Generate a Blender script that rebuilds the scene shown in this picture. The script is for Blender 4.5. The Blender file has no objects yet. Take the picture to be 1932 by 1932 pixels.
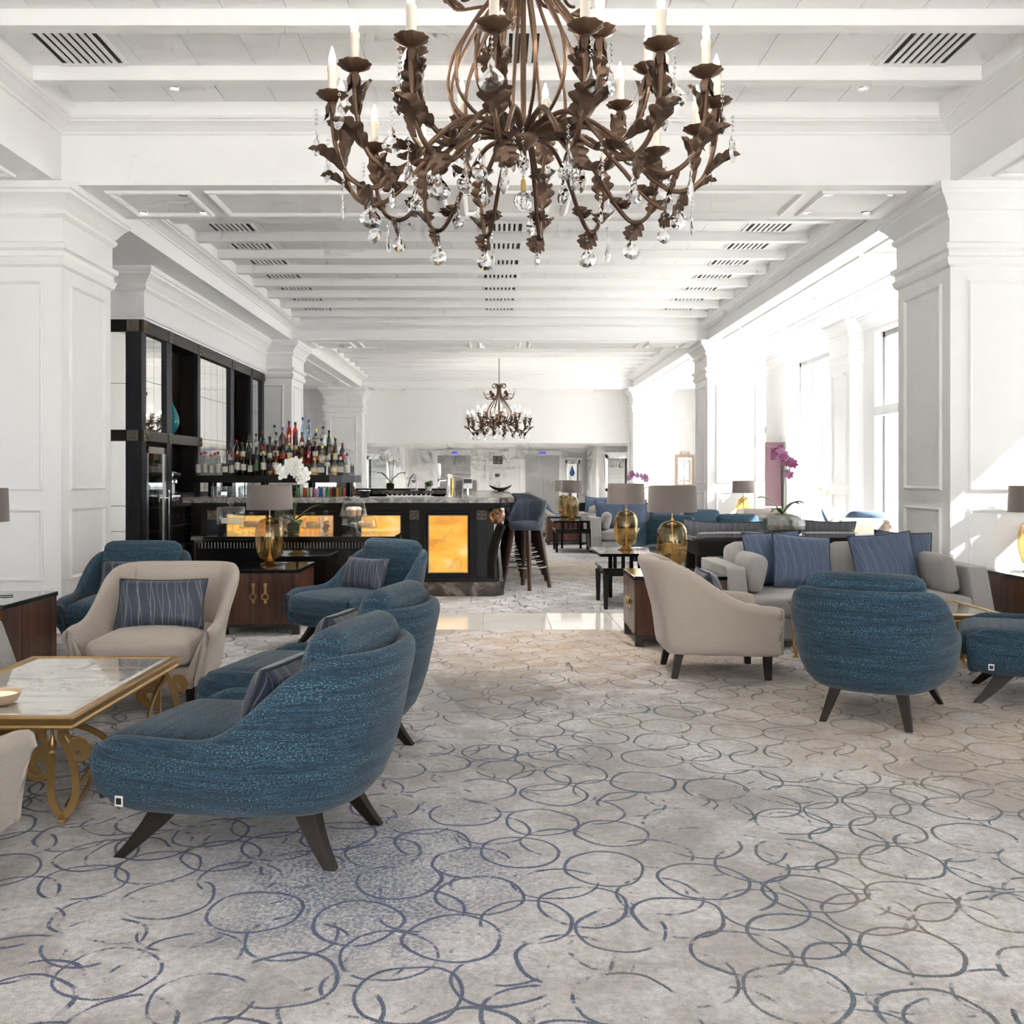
import bpy, math, random
from mathutils import Vector, Matrix
R = math.radians
S = bpy.context.scene
COL = S.collection
random.seed(7)

# ---------------------------------------------------------------- camera, sky, sun, exposure
F_PX, VPX, VPY, CAM_H = 1800.0, 932.0, 899.0, 1.32
cam_data = bpy.data.cameras.new('camera')
cam_data.sensor_width = 36.0
cam_data.lens = 36.0 * F_PX / 1932.0
cam_data.shift_x = (966.0 - VPX) / 1932.0
cam_data.shift_y = (VPY - 966.0) / 1932.0
cam_data.clip_start = 0.05
cam_data.clip_end = 400
cam = bpy.data.objects.new('camera', cam_data)
cam.location = (0, 0, CAM_H)
cam.rotation_euler = (R(90), 0, 0)
COL.objects.link(cam)
S.camera = cam

EXPOSURE = 2.52
EV = 2.0 ** EXPOSURE
S.view_settings.view_transform = 'Standard'
S.view_settings.look = 'None'
S.view_settings.gamma = 1.0
S.view_settings.use_curve_mapping = False
S.view_settings.exposure = EXPOSURE

world = bpy.data.worlds.new('sky')
S.world = world
world.use_nodes = True
_bg = world.node_tree.nodes['Background']
_bg.inputs[0].default_value = (0.93, 0.965, 1.0, 1)
_bg.inputs[1].default_value = 0.9

sun_data = bpy.data.lights.new('sun', 'SUN')
sun_data.energy = 6.0
sun_data.angle = R(0.6)
sun_data.color = (1.0, 0.95, 0.87)
sun = bpy.data.objects.new('sun', sun_data)
sun.rotation_euler = Vector((-1.0, 0.5, -0.92)).to_track_quat('-Z', 'Y').to_euler()
sun.location = (20, -10, 20)
COL.objects.link(sun)

S.cycles.use_adaptive_sampling = True
S.cycles.adaptive_threshold = 0.1
S.cycles.adaptive_min_samples = 12
S.cycles.max_bounces = 8
S.cycles.diffuse_bounces = 6
S.cycles.glossy_bounces = 4
S.cycles.transmission_bounces = 6
S.cycles.transparent_max_bounces = 12
S.cycles.caustics_reflective = False
S.cycles.caustics_refractive = False
S.cycles.sample_clamp_indirect = 6.0
S.cycles.use_denoising = True

# ---------------------------------------------------------------- mesh helpers
class MB:
    def __init__(s):
        s.v, s.f, s.uv = [], [], None
    def add(s, vs, fs, M=None):
        o = len(s.v)
        if M is not None:
            vs = [M @ Vector(p) for p in vs]
        s.v.extend([tuple(p) for p in vs])
        s.f.extend([tuple(i + o for i in f) for f in fs])
        return s
    def box(s, x0, x1, y0, y1, z0, z1, b=0.0, M=None):
        if b <= 0:
            vs = [(x, y, z) for x in (x0, x1) for y in (y0, y1) for z in (z0, z1)]
            fs = [(0, 1, 3, 2), (4, 6, 7, 5), (0, 4, 5, 1), (2, 3, 7, 6), (0, 2, 6, 4), (1, 5, 7, 3)]
            return s.add(vs, fs, M)
        lo, hi = (x0, y0, z0), (x1, y1, z1)
        idx, vs = {}, []
        for sx in (0, 1):
            for sy in (0, 1):
                for sz in (0, 1):
                    sg = (sx, sy, sz)
                    for a in range(3):
                        p = [0, 0, 0]
                        for k in range(3):
                            e = hi[k] if sg[k] else lo[k]
                            if k != a:
                                e += -b if sg[k] else b
                            p[k] = e
                        idx[(sg, a)] = len(vs)
                        vs.append(tuple(p))
        fs = []
        for a in range(3):
            o = [k for k in range(3) if k != a]
            for sd in (0, 1):
                q = []
                for c in ((0, 0), (1, 0), (1, 1), (0, 1)):
                    sg = [0, 0, 0]; sg[a] = sd; sg[o[0]], sg[o[1]] = c
                    q.append(idx[(tuple(sg), a)])
                fs.append(q)
            for c in ((0, 0), (0, 1), (1, 0), (1, 1)):
                g0 = [0, 0, 0]; g0[o[0]], g0[o[1]] = c
                g1 = list(g0); g1[a] = 1
                fs.append([idx[(tuple(g0), o[0])], idx[(tuple(g1), o[0])], idx[(tuple(g1), o[1])], idx[(tuple(g0), o[1])]])
        for sx in (0, 1):
            for sy in (0, 1):
                for sz in (0, 1):
                    fs.append([idx[((sx, sy, sz), a)] for a in range(3)])
        ctr = Vector([(lo[k] + hi[k]) / 2 for k in range(3)])
        out = []
        for f in fs:
            P = [Vector(vs[i]) for i in f]
            n = (P[1] - P[0]).cross(P[2] - P[0])
            m = sum(P, Vector()) / len(P)
            out.append(tuple(f) if n.dot(m - ctr) > 0 else tuple(reversed(f)))
        return s.add(vs, out, M)
    def lathe(s, prof, n=20, c=(0, 0, 0), M=None, wob=None):
        vs, fs, rows = [], [], []
        for k, (r, z) in enumerate(prof):
            if r < 1e-6:
                rows.append([len(vs)]); vs.append((c[0], c[1], c[2] + z))
            else:
                row = []
                for i in range(n):
                    a = 2 * math.pi * i / n
                    rr = r * (wob(a, k) if wob else 1)
                    row.append(len(vs)); vs.append((c[0] + rr * math.cos(a), c[1] + rr * math.sin(a), c[2] + z))
                rows.append(row)
        for A, B in zip(rows, rows[1:]):
            for i in range(n):
                j = (i + 1) % n
                if len(A) == 1 and len(B) == 1:
                    continue
                if len(A) == 1:
                    fs.append((A[0], B[j], B[i]))
                elif len(B) == 1:
                    fs.append((A[i], A[j], B[0]))
                else:
                    fs.append((A[i], A[j], B[j], B[i]))
        return s.add(vs, fs, M)
    def rings(s, x0, x1, y0, y1, prof, cap0=True, cap1=True, M=None):
        """square lathe: rectangles grown by an offset at each height"""
        vs, fs = [], []
        for o, z in prof:
            vs += [(x0 - o, y0 - o, z), (x1 + o, y0 - o, z), (x1 + o, y1 + o, z), (x0 - o, y1 + o, z)]
        for k in range(len(prof) - 1):
            for i in range(4):
                j = (i + 1) % 4
                fs.append((k * 4 + i, k * 4 + j, k * 4 + 4 + j, k * 4 + 4 + i))
        if cap0: fs.append((3, 2, 1, 0))
        if cap1:
            b = (len(prof) - 1) * 4
            fs.append((b, b + 1, b + 2, b + 3))
        return s.add(vs, fs, M)
    def tube(s, path, r, n=8, closed=False, rect=None, caps=True, up=None):
        P = [Vector(p) for p in path]
        N = len(P)
        rs = r if isinstance(r, (list, tuple)) else [r] * N
        tang = []
        for i in range(N):
            if closed:
                t = P[(i + 1) % N] - P[i - 1]
            else:
                t = P[min(i + 1, N - 1)] - P[max(i - 1, 0)]
            if t.length < 1e-9: t = Vector((0, 0, 1))
            tang.append(t.normalized())
        u = Vector(up) if up else (Vector((0, 0, 1)) if abs(tang[0].z) < 0.9 else Vector((1, 0, 0)))
        vs, fs = [], []
        if rect:
            m = 4
        else:
            m = n
        for i in range(N):
            t = tang[i]
            u = (u - t * u.dot(t))
            if u.length < 1e-6:
                u = t.orthogonal()
            u.normalize()
            w = t.cross(u)
            if rect:
                a, b = rect[0] / 2 * rs[i], rect[1] / 2 * rs[i]
                for (p, q) in ((-a, -b), (a, -b), (a, b), (-a, b)):
                    vs.append(P[i] + w * p + u * q)
            else:
                for k in range(m):
                    an = 2 * math.pi * k / m
                    vs.append(P[i] + (u * math.cos(an) + w * math.sin(an)) * rs[i])
        for i in range(N if closed else N - 1):
            a, b = i * m, ((i + 1) % N) * m
            for k in range(m):
                l = (k + 1) % m
                fs.append((a + k, a + l, b + l, b + k))
        if not closed and caps:
            fs.append(tuple(reversed(range(m))))
            fs.append(tuple(range((N - 1) * m, N * m)))
        return s.add(vs, fs)
    def prism(s, poly, z0, z1, M=None):
        n = len(poly)
        vs = [(x, y, z0) for x, y in poly] + [(x, y, z1) for x, y in poly]
        fs = [tuple(reversed(range(n))), tuple(range(n, 2 * n))]
        fs += [(i, (i + 1) % n, n + (i + 1) % n, n + i) for i in range(n)]
        return s.add(vs, fs, M)
    def frame(s, o, u, v, w, h, prof):
        """raised rectangular moulding; prof = list of (inset, height)"""
        o, u, v = Vector(o), Vector(u), Vector(v)
        n = u.cross(v)
        vs, fs = [], []
        for ins, hh in prof:
            for (a, b) in ((ins, ins), (w - ins, ins), (w - ins, h - ins), (ins, h - ins)):
                vs.append(o + u * a + v * b + n * hh)
        for k in range(len(prof) - 1):
            for i in range(4):
                j = (i + 1) % 4
                fs.append((k * 4 + i, k * 4 + j, k * 4 + 4 + j, k * 4 + 4 + i))
        return s.add(vs, fs)
    def softbox(s, x0, x1, y0, y1, z0, z1, r, bulge=(0, 0, 0), n=6, M=None):
        """rounded cushion block with bulging faces"""
        c = Vector(((x0 + x1) / 2, (y0 + y1) / 2, (z0 + z1) / 2))
        hs = Vector(((x1 - x0) / 2, (y1 - y0) / 2, (z1 - z0) / 2))
        r = min(r, hs.x * .98, hs.y * .98, hs.z * .98)
        key, vs, fs = {}, [], []
        def put(p):
            q = [p[k] * (hs[k]) for k in range(3)]
            inner = Vector([max(-(hs[k] - r), min(hs[k] - r, q[k])) for k in range(3)])
            d = Vector(q) - inner
            if d.length > 1e-9:
                d = d.normalized() * r
            w = inner + d
            for k in range(3):
                a, b = [m for m in range(3) if m != k]
                g = max(0, 1 - p[a] ** 2) * max(0, 1 - p[b] ** 2)
                w[k] += bulge[k] * g * (1 if p[k] > 0 else -1) * abs(p[k]) ** 2
            kk = tuple(round(x, 4) for x in p)
            if kk not in key:
                key[kk] = len(vs); vs.append(c + w)
            return key[kk]
        def tt(i):
            x = -1 + 2 * i / n
            return math.copysign(abs(x) ** 0.75, x)
        for a in range(3):
            o = [(a + 1) % 3, (a + 2) % 3]
            for sd in (-1, 1):
                for i in range(n):
                    for j in range(n):
                        q = []
                        for (ii, jj) in ((i, j), (i + 1, j), (i + 1, j + 1), (i, j + 1)):
                            p = [0, 0, 0]; p[a] = sd; p[o[0]] = tt(ii); p[o[1]] = tt(jj)
                            q.append(put(p))
                        if sd < 0: q.reverse()
                        fs.append(q)
        return s.add(vs, fs, M)
    def build(s, name, mat, parent=None, smooth=35, sub=0, loc=None, rz=None):
        me = bpy.data.meshes.new(name)
        me.from_pydata(s.v, [], s.f)
        if s.uv and len(s.uv) == len(s.v):
            L = me.uv_layers.new(name='UVMap')
            for p in me.polygons:
                for li in p.loop_indices:
                    L.data[li].uv = s.uv[me.loops[li].vertex_index]
        else:
            box_uv(me)
        me.materials.append(MAT[mat] if isinstance(mat, str) else mat)
        if smooth:
            me.polygons.foreach_set('use_smooth', [True] * len(me.polygons))
            if smooth < 180:
                me.set_sharp_from_angle(angle=R(smooth))
        me.update()
        return link(name, me, parent, loc, rz, sub)

def box_uv(me):
    L = me.uv_layers.new(name='UVMap')
    for p in me.polygons:
        n = p.normal
        a = max(range(3), key=lambda k: abs(n[k]))
        for li in p.loop_indices:
            c = me.vertices[me.loops[li].vertex_index].co
            L.data[li].uv = (c.y, c.z) if a == 0 else ((c.x, c.z) if a == 1 else (c.y, c.x))

def link(name, me, parent=None, loc=None, rz=None, sub=0):
    o = bpy.data.objects.new(name, me)
    COL.objects.link(o)
    if parent is not None: o.parent = parent
    if loc is not None: o.location = loc
    if rz is not None: o.rotation_euler = (0, 0, rz)
    if sub:
        m = o.modifiers.new('smooth', 'SUBSURF'); m.levels = sub; m.render_levels = sub
    return o

def tag(o, label, cat, group=None, kind=None):
    if label: o['label'] = label
    if cat: o['category'] = cat
    if group: o['group'] = group
    if kind: o['kind'] = kind
    return o

def thing(name, label, cat, loc=(0, 0, 0), rz=0, group=None):
    o = bpy.data.objects.new(name, None)
    o.empty_display_size = 0.1
    COL.objects.link(o)
    o.location = loc; o.rotation_euler = (0, 0, rz)
    return tag(o, label, cat, group)

def struct(name, label=None, cat=None):
    o = bpy.data.objects.new(name, None)
    COL.objects.link(o)
    o['kind'] = 'structure'
    if label: o['label'] = label
    if cat: o['category'] = cat
    return o

def dup(root, loc=None, rz=None, label=None, group=None):
    def cp(o, parent):
        c = o.copy(); COL.objects.link(c)
        c.parent = parent
        for ch in KIDS.get(o.name, None) or list(o.children):
            cp(ch, c)
        return c
    r = cp(root, None)
    if loc is not None: r.location = loc
    if rz is not None: r.rotation_euler = (0, 0, rz)
    if label: r['label'] = label
    if group: r['group'] = group
    return r
KIDS = {}

def catmull(pts, n, closed=False):
    P = [Vector(p) for p in pts]
    out = []
    m = len(P)
    segs = m if closed else m - 1
    for i in range(n):
        t = i / (n if closed else n - 1) * segs
        k = min(int(t), segs - 1); f = t - k
        if closed:
            a, b, c, d = P[(k - 1) % m], P[k % m], P[(k + 1) % m], P[(k + 2) % m]
        else:
            a, b, c, d = P[max(k - 1, 0)], P[k], P[k + 1], P[min(k + 2, m - 1)]
        out.append(0.5 * ((2 * b) + (-a + c) * f + (2 * a - 5 * b + 4 * c - d) * f * f + (-a + 3 * b - 3 * c + d) * f ** 3))
    return out
def resample(P, n):
    P = [Vector(p) for p in P]
    L = [0]
    for a, b in zip(P, P[1:]): L.append(L[-1] + (b - a).length)
    out, k = [], 0
    for i in range(n):
        t = L[-1] * i / (n - 1)
        while k < len(P) - 2 and L[k + 1] < t: k += 1
        f = (t - L[k]) / max(1e-9, L[k + 1] - L[k])
        out.append(P[k].lerp(P[k + 1], f))
    return out
def sstep(a, b, x):
    t = max(0.0, min(1.0, (x - a) / (b - a)))
    return t * t * (3 - 2 * t)

# ---------------------------------------------------------------- materials
MAT = {}
class NT:
    def __init__(s, name):
        m = bpy.data.materials.new(name); m.use_nodes = True
        s.m, s.t = m, m.node_tree
        s.t.nodes.clear()
        s.out = s.t.nodes.new('ShaderNodeOutputMaterial')
        MAT[name] = m
    def n(s, typ, **kw):
        nd = s.t.nodes.new(typ)
        for k, v in kw.items():
            if k.startswith('i_'):
                key = k[2:]
                key = int(key) if key.isdigit() else key.replace('_', ' ')
                s.set(nd, key, v)
            else:
                setattr(nd, k, v)
        return nd
    def set(s, nd, key, v):
        sock = nd.inputs[key]
        if isinstance(v, bpy.types.NodeSocket): s.t.links.new(v, sock)
        elif isinstance(v, (tuple, list)) and len(v) == 3 and sock.type == 'RGBA': sock.default_value = (*v, 1)
        else: sock.default_value = v
    def math(s, op, a, b=0.0, clamp=False):
        nd = s.n('ShaderNodeMath', operation=op, use_clamp=clamp)
        s.set(nd, 0, a); s.set(nd, 1, b)
        return nd.outputs[0]
    def mix(s, fac, a, b, blend='MIX'):
        nd = s.n('ShaderNodeMix', data_type='RGBA', blend_type=blend)
        s.set(nd, 'Factor', fac)
        for k, v in (('A', a), ('B', b)):
            sock = [i for i in nd.inputs if i.name == k and i.type == 'RGBA'][0]
            if isinstance(v, bpy.types.NodeSocket): s.t.links.new(v, sock)
            else: sock.default_value = (*v[:3], 1)
        return [o for o in nd.outputs if o.type == 'RGBA'][0]
    def ramp(s, fac, stops, interp='LINEAR'):
        nd = s.n('ShaderNodeValToRGB')
        s.set(nd, 0, fac)
        cr = nd.color_ramp; cr.interpolation = interp
        while len(cr.elements) < len(stops): cr.elements.new(0.5)
        for e, (p, c) in zip(cr.elements, stops):
            e.position = p
            e.color = (c, c, c, 1) if isinstance(c, (int, float)) else (*c, 1)
        return nd.outputs[0]
    def coord(s, kind='Object', scale=(1, 1, 1), rot=(0, 0, 0), loc=(0, 0, 0)):
        tc = s.n('ShaderNodeTexCoord')
        mp = s.n('ShaderNodeMapping')
        s.t.links.new(tc.outputs[kind], mp.inputs[0])
        mp.inputs['Scale'].default_value = scale
        mp.inputs['Rotation'].default_value = rot
        mp.inputs['Location'].default_value = loc
        return mp.outputs[0]
    def noise(s, vec, scale=5, detail=3, rough=.5, dist=0):
        nd = s.n('ShaderNodeTexNoise')
        s.set(nd, 'Vector', vec); s.set(nd, 'Scale', scale); s.set(nd, 'Detail', detail); s.set(nd, 'Roughness', rough); s.set(nd, 'Distortion', dist)
        return nd.outputs[0]
    def bump(s, h, strength=.3, dist=.01):
        nd = s.n('ShaderNodeBump')
        s.set(nd, 'Height', h); s.set(nd, 'Strength', strength); s.set(nd, 'Distance', dist)
        return nd.outputs[0]
    def pbr(s, col, rough=.5, metal=0.0, normal=None, **kw):
        nd = s.n('ShaderNodeBsdfPrincipled')
        s.set(nd, 'Base Color', col); s.set(nd, 'Roughness', rough); s.set(nd, 'Metallic', metal)
        if normal is not None: s.set(nd, 'Normal', normal)
        for k, v in kw.items(): s.set(nd, k.replace('_', ' '), v)
        s.t.links.new(nd.outputs[0], s.out.inputs[0])
        return nd
def simple(name, col, rough=.5, metal=0.0, **kw):
    t = NT(name)
    nz = t.noise(t.coord('Object'), 9, 2)
    c = t.mix(t.math('MULTIPLY', nz, .12), col, tuple(x * .8 for x in col))
    t.pbr(c, rough, metal, **kw)
def emit(name, col, strength):
    t = NT(name)
    e = t.n('ShaderNodeEmission'); t.set(e, 0, col); t.set(e, 1, strength / EV)
    t.t.links.new(e.outputs[0], t.out.inputs[0])

simple('paint', (.90, .90, .905), .45)
simple('ceil', (.925, .925, .93), .6)
simple('ceil_board', (.92, .92, .925), .5)
simple('wall', (.88, .88, .88), .55)
simple('dark_gap', (.012, .011, .01), .8)
simple('vent_dark', (.035, .028, .022), .7)
simple('black_wood', (.009, .0075, .0065), .5, Specular_IOR_Level=.22)
simple('slate_wood', (.022, .026, .034), .5, Specular_IOR_Level=.3)
simple('black_gloss', (.006, .006, .006), .07, Coat_Weight=.6, Coat_Roughness=.03)
simple('leg_wood', (.014, .008, .006), .42, Specular_IOR_Level=.3)
simple('stool_wood', (.055, .028, .016), .4)
simple('bronze', (.125, .075, .048), .40, .75)
simple('bronze_leaf', (.095, .058, .038), .45, .6)
simple('gold', (.50, .32, .13), .34, .9)
simple('brass', (.55, .38, .16), .32, 1.0)
simple('carved', (.16, .14, .105), .45, .35)
simple('steel', (.62, .61, .6), .3, 1.0)
simple('chrome', (.82, .82, .84), .08, 1.0)
simple('frame_grey', (.34, .34, .345), .4)
simple('alu', (.74, .75, .76), .35)
simple('candle', (.52, .48, .41), .6)
simple('beadwhite', (.9, .9, .9), .4)
simple('green_leaf', (.06, .13, .025), .4)
simple('stem_green', (.10, .17, .05), .5)
t = NT('moss')
v = t.coord('Object')
n1 = t.noise(v, 26, 5, .7)
t.pbr(t.ramp(n1, [(.35, (.02, .018, .008)), (.5, (.075, .075, .025)), (.62, (.15, .14, .06)), (.75, (.07, .05, .03))]), 1.0, 0, t.bump(n1, 1.0, .03), Specular_IOR_Level=.1)
simple('petal_white', (.92, .91, .86), .5)
simple('petal_purple', (.40, .10, .26), .5)
simple('petal_mauve', (.50, .24, .42), .5)
simple('pot_white', (.82, .83, .8), .4)
simple('cake', (.75, .42, .16), .7)
simple('cake_cream', (.88, .8, .62), .6)
simple('cookie', (.55, .33, .2), .8)
simple('mauve', (.11, .055, .068), .5)
simple('gilt', (.62, .47, .36), .45, .35)
simple('paper_label', (.8, .76, .66), .7)
simple('label_dark', (.05, .045, .04), .6)
simple('label_green', (.08, .16, .07), .6)
simple('label_red', (.5, .05, .04), .5)
simple('cap_black', (.015, .015, .015), .4)
simple('cap_red', (.45, .03, .03), .4)
simple('cap_gold', (.65, .45, .14), .35, .8)
simple('cap_blue', (.03, .10, .5), .4)
simple('cap_white', (.85, .85, .85), .4)
simple('stone_ext', (.74, .73, .71), .8)
simple('facade', (.72, .72, .71), .8)
simple('plug', (.75, .74, .72), .5)
simple('piping_dark', (.035, .045, .065), .7)
simple('felt_grey', (.14, .145, .155), .8)
simple('sign_brown', (.16, .13, .11), .5)
simple('teal_ceramic', (.03, .2, .24), .12)

def fabric(name, dark, mid, light, su, sv, fleck=.62, rough=.9, bump=.35):
    t = NT(name)
    uv = t.coord('UV', (su, sv, 1))
    a = t.noise(uv, 1.0, 2, .6)
    b = t.noise(t.coord('UV', (su * 2.6, sv * 2.2, 1), loc=(3.1, 7.7, 0)), 1.0, 1, .5)
    big = t.noise(t.coord('UV', (3, 7, 1), loc=(9, 2, 0)), 1.0, 2)
    c = t.mix(t.ramp(a, [(.35, 0.0), (.65, 1.0)]), dark, mid)
    c = t.mix(t.ramp(b, [(fleck, 0.0), (fleck + .08, 1.0)]), c, light)
    c = t.mix(t.math('MULTIPLY', big, .35), c, dark)
    t.pbr(c, rough, 0, t.bump(b, bump, .003), Sheen_Weight=.25, Sheen_Roughness=.5)
# blue tweed: long slubby yarn streaks with turquoise stitches
t = NT('blue_tweed')
s1 = t.noise(t.coord('UV', (5, 95, 1)), 1.0, 3, .65)
s2 = t.noise(t.coord('UV', (16, 190, 1), loc=(5, 3, 0)), 1.0, 2, .6)
st = t.noise(t.coord('UV', (110, 260, 1), loc=(2, 8, 0)), 1.0, 1, .5)
zone = t.noise(t.coord('UV', (2.2, 26, 1), loc=(1, 4, 0)), 1.0, 3, .6)
c = t.mix(t.ramp(s1, [(.36, 0.0), (.62, 1.0)]), (.0042, .0145, .029), (.0115, .040, .073))
c = t.mix(t.ramp(s2, [(.52, 0.0), (.68, .8)]), c, (.026, .078, .122))
fl = t.math('MULTIPLY', t.ramp(st, [(.54, 0.0), (.62, 1.0)]), t.ramp(zone, [(.42, .12), (.62, .9)]))
c = t.mix(fl, c, (.10, .225, .29))
t.pbr(c, .92, 0, t.bump(t.math('ADD', st, s2), .5, .004), Sheen_Weight=.12, Sheen_Roughness=.5)
fabric('cream_linen', (.37, .315, .265), (.48, .42, .365), (.56, .50, .445), 260, 90, .6, .9, .15)
fabric('grey_tweed', (.25, .235, .225), (.37, .352, .338), (.48, .46, .445), 150, 170, .58, .95, .2)
fabric('stool_blue', (.035, .048, .078), (.05, .066, .10), (.065, .085, .125), 30, 30, .7, .55, .05)
fabric('dining_blue', (.09, .15, .24), (.13, .20, .31), (.18, .26, .37), 120, 120, .6, .85, .1)
fabric('shade', (.165, .138, .125), (.20, .17, .155), (.225, .195, .18), 300, 300, .6, .9, .05)

def wavy(name, base, line, scale=14.0, thick=.028, sheen=.3):
    t = NT(name)
    uv = t.coord('UV', (1, 1, 1))
    sep = t.n('ShaderNodeSeparateXYZ'); t.set(sep, 0, uv)
    lines = None
    for k, (fx, amp, ph) in enumerate(((scale, .022, 0.0), (scale * .83, .03, 1.7), (scale * 1.21, .026, 4.1))):
        s1 = t.math('SINE', t.math('ADD', t.math('MULTIPLY', sep.outputs[1], 9.0 + 2.3 * k), ph))
        xx = t.math('ADD', sep.outputs[0], t.math('MULTIPLY', s1, amp))
        fr = t.math('FRACT', t.math('ADD', t.math('MULTIPLY', xx, fx), 10.3 + ph))
        d = t.math('ABSOLUTE', t.math('SUBTRACT', fr, .5))
        l = t.math('LESS_THAN', d, thick)
        lines = l if lines is None else t.math('MAXIMUM', lines, l)
    nz = t.noise(t.coord('UV', (200, 60, 1)), 1, 1)
    b = t.mix(nz, base, tuple(x * .75 for x in base))
    c = t.mix(t.math('MULTIPLY', lines, .7), b, line)
    t.pbr(c, .5, 0, t.bump(lines, .2, .002), Sheen_Weight=sheen, Sheen_Roughness=.35)
wavy('pillow_navy', (.040, .052, .085), (.25, .25, .27))
wavy('pillow_blue', (.058, .092, .170), (.17, .20, .27), 15, .022)
wavy('pillow_grey', (.10, .105, .125), (.2, .2, .22), 15)

def wood(name, a, b, c, axis_scale, rough=.22, coat=.5):
    t = NT(name)
    v = t.coord('Object', axis_scale)
    n1 = t.noise(v, 1.0, 3, .6, .4)
    n2 = t.noise(t.coord('Object', tuple(x * 3.1 for x in axis_scale), loc=(2, 5, 1)), 1.0, 2, .5)
    col = t.ramp(n1, [(.30, a), (.5, b), (.68, c)])
    col = t.mix(t.math('MULTIPLY', n2, .5), col, a)
    t.pbr(col, rough, 0, None, Coat_Weight=coat, Coat_Roughness=.06)
wood('rosewood', (.022, .009, .006), (.095, .036, .018), (.19, .08, .038), (26, 26, .6), .3, .2)
wood('dark_wood', (.010, .006, .005), (.020, .012, .010), (.035, .02, .015), (9, 9, 1.0), .3, .3)
wood('niche_brown', (.006, .003, .0025), (.012, .006, .0045), (.02, .010, .007), (3, 3, 1), .5, .0)
wood('oak_shelf', (.20, .11, .05), (.30, .17, .08), (.38, .24, .12), (3, 14, 3), .4, .1)

def stone(name, base, vein, dark, sc, rough, veins=.5, detail=8):
    t = NT(name)
    v = t.coord('Object')
    n1 = t.noise(v, sc, detail, .6, 1.2)
    n2 = t.noise(v, sc * 6, 6, .7)
    c = t.ramp(n1, [(.35, dark), (.5, base), (.6, vein if veins > .4 else base)])
    c = t.mix(t.ramp(n2, [(.4, 0.0), (.7, .6)]), c, dark)
    t.pbr(c, rough, 0)
stone('granite', (.13, .112, .09), (.25, .225, .19), (.035, .03, .024), 9, .14)
stone('plinth_stone', (.06, .044, .035), (.22, .175, .145), (.022, .017, .013), 2.6, .25)
stone('floor_marble', (.80, .77, .72), (.86, .84, .81), (.73, .69, .63), .9, .06, .5, 4)
t = NT('table_marble')
v = t.coord('Object', (1.2, 5.0, 1), rot=(0, 0, .5))
n1 = t.noise(v, 1.6, 6, .6, 1.5)
c = t.ramp(n1, [(.32, (.30, .28, .25)), (.45, (.55, .51, .45)), (.62, (.66, .62, .56))])
t.pbr(c, .03, 0, None, IOR=1.9, Coat_Weight=1.0, Coat_Roughness=.01)

# thin hollow glass: what passes is tinted, the rest mirrors by Fresnel
def thin_glass(name, tint, refl=(1, 1, 1), base=.06, gain=1.0, rough=.01):
    t = NT(name)
    lw = t.n('ShaderNodeLayerWeight'); t.set(lw, 0, .5)
    fac = t.math('ADD', t.math('MULTIPLY', t.math('POWER', lw.outputs['Facing'], 2.4), gain), base, True)
    tr = t.n('ShaderNodeBsdfTransparent'); t.set(tr, 0, tint)
    gl = t.n('ShaderNodeBsdfGlossy'); t.set(gl, 0, refl); t.set(gl, 'Roughness', rough)
    mx = t.n('ShaderNodeMixShader'); t.set(mx, 0, fac)
    t.t.links.new(tr.outputs[0], mx.inputs[1]); t.t.links.new(gl.outputs[0], mx.inputs[2])
    t.t.links.new(mx.outputs[0], t.out.inputs[0])
thin_glass('amber_glass', (.74, .60, .37), (.90, .74, .48), .13, .7)
thin_glass('clear_glass', (.95, .96, .965), (1, 1, 1), .06, .45)
thin_glass('pane', (.97, .985, .985), (1, 1, 1), .03, .35)
thin_glass('fridge_pane', (.55, .54, .52), (1, 1, 1), .10, .4)
thin_glass('smoke_glass', (.25, .25, .24), (1, 1, 1), .1, .6)
for nm, tint in (('glass_clear', (.86, .9, .9)), ('glass_green', (.12, .28, .09)), ('glass_amber', (.62, .27, .06)), ('glass_brown', (.28, .11, .035)),
                 ('glass_red', (.85, .05, .03)), ('glass_gold', (.80, .48, .10)), ('glass_frost', (.62, .72, .86)), ('glass_dark', (.09, .075, .07))):
    thin_glass(nm, tint, (1, 1, 1), .10, .6)
for nm, col in (('liquid_amber', (.52, .19, .03)), ('liquid_gold', (.75, .43, .09)), ('liquid_red', (.62, .03, .02)), ('liquid_brown', (.10, .03, .01))):
    simple(nm, col, .25)
t = NT('crystal')
t.pbr((1, 1, 1), .0, 0, None, Transmission_Weight=1.0, IOR=1.52)
t = NT('mirror')
t.pbr((.90, .91, .90), .015, 1.0)
t = NT('mirror_tile')
t.pbr((.83, .83, .81), .03, 1.0)
t = NT('brushed')
nz = t.noise(t.coord('Object', (2, 2, 160)), 1, 2)
t.pbr(t.mix(nz, (.30, .29, .28), (.40, .39, .375)), .36, .8)
t = NT('swirl_ball')
nz = t.noise(t.coord('Object', (1, 1, 1)), 7, 3, .5, 2.5)
t.pbr(t.ramp(nz, [(.36, (.06, .02, .008)), (.48, (.36, .13, .04)), (.56, (.70, .42, .24)), (.64, (.20, .07, .02))]), .08, 0, None, Coat_Weight=1.0)
emit('flame', (1.0, .91, .78), 200.0)
emit('downlight', (1.0, .86, .68), 7.0)
emit('lamp_bulb', (1.0, .66, .36), 14.0)
emit('lift_screen', (.12, .14, .85), .9)
emit('candle_glow', (1.0, .72, .42), 1.6)
t = NT('onyx')
v = t.coord('Object', (1, 1, 1))
n1 = t.noise(v, 2.3, 5, .55, 1.6)
n2 = t.noise(t.coord('Object', (1.2, 1, 3.4), loc=(4, 1, 2)), 1.4, 3, .5, .6)
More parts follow.
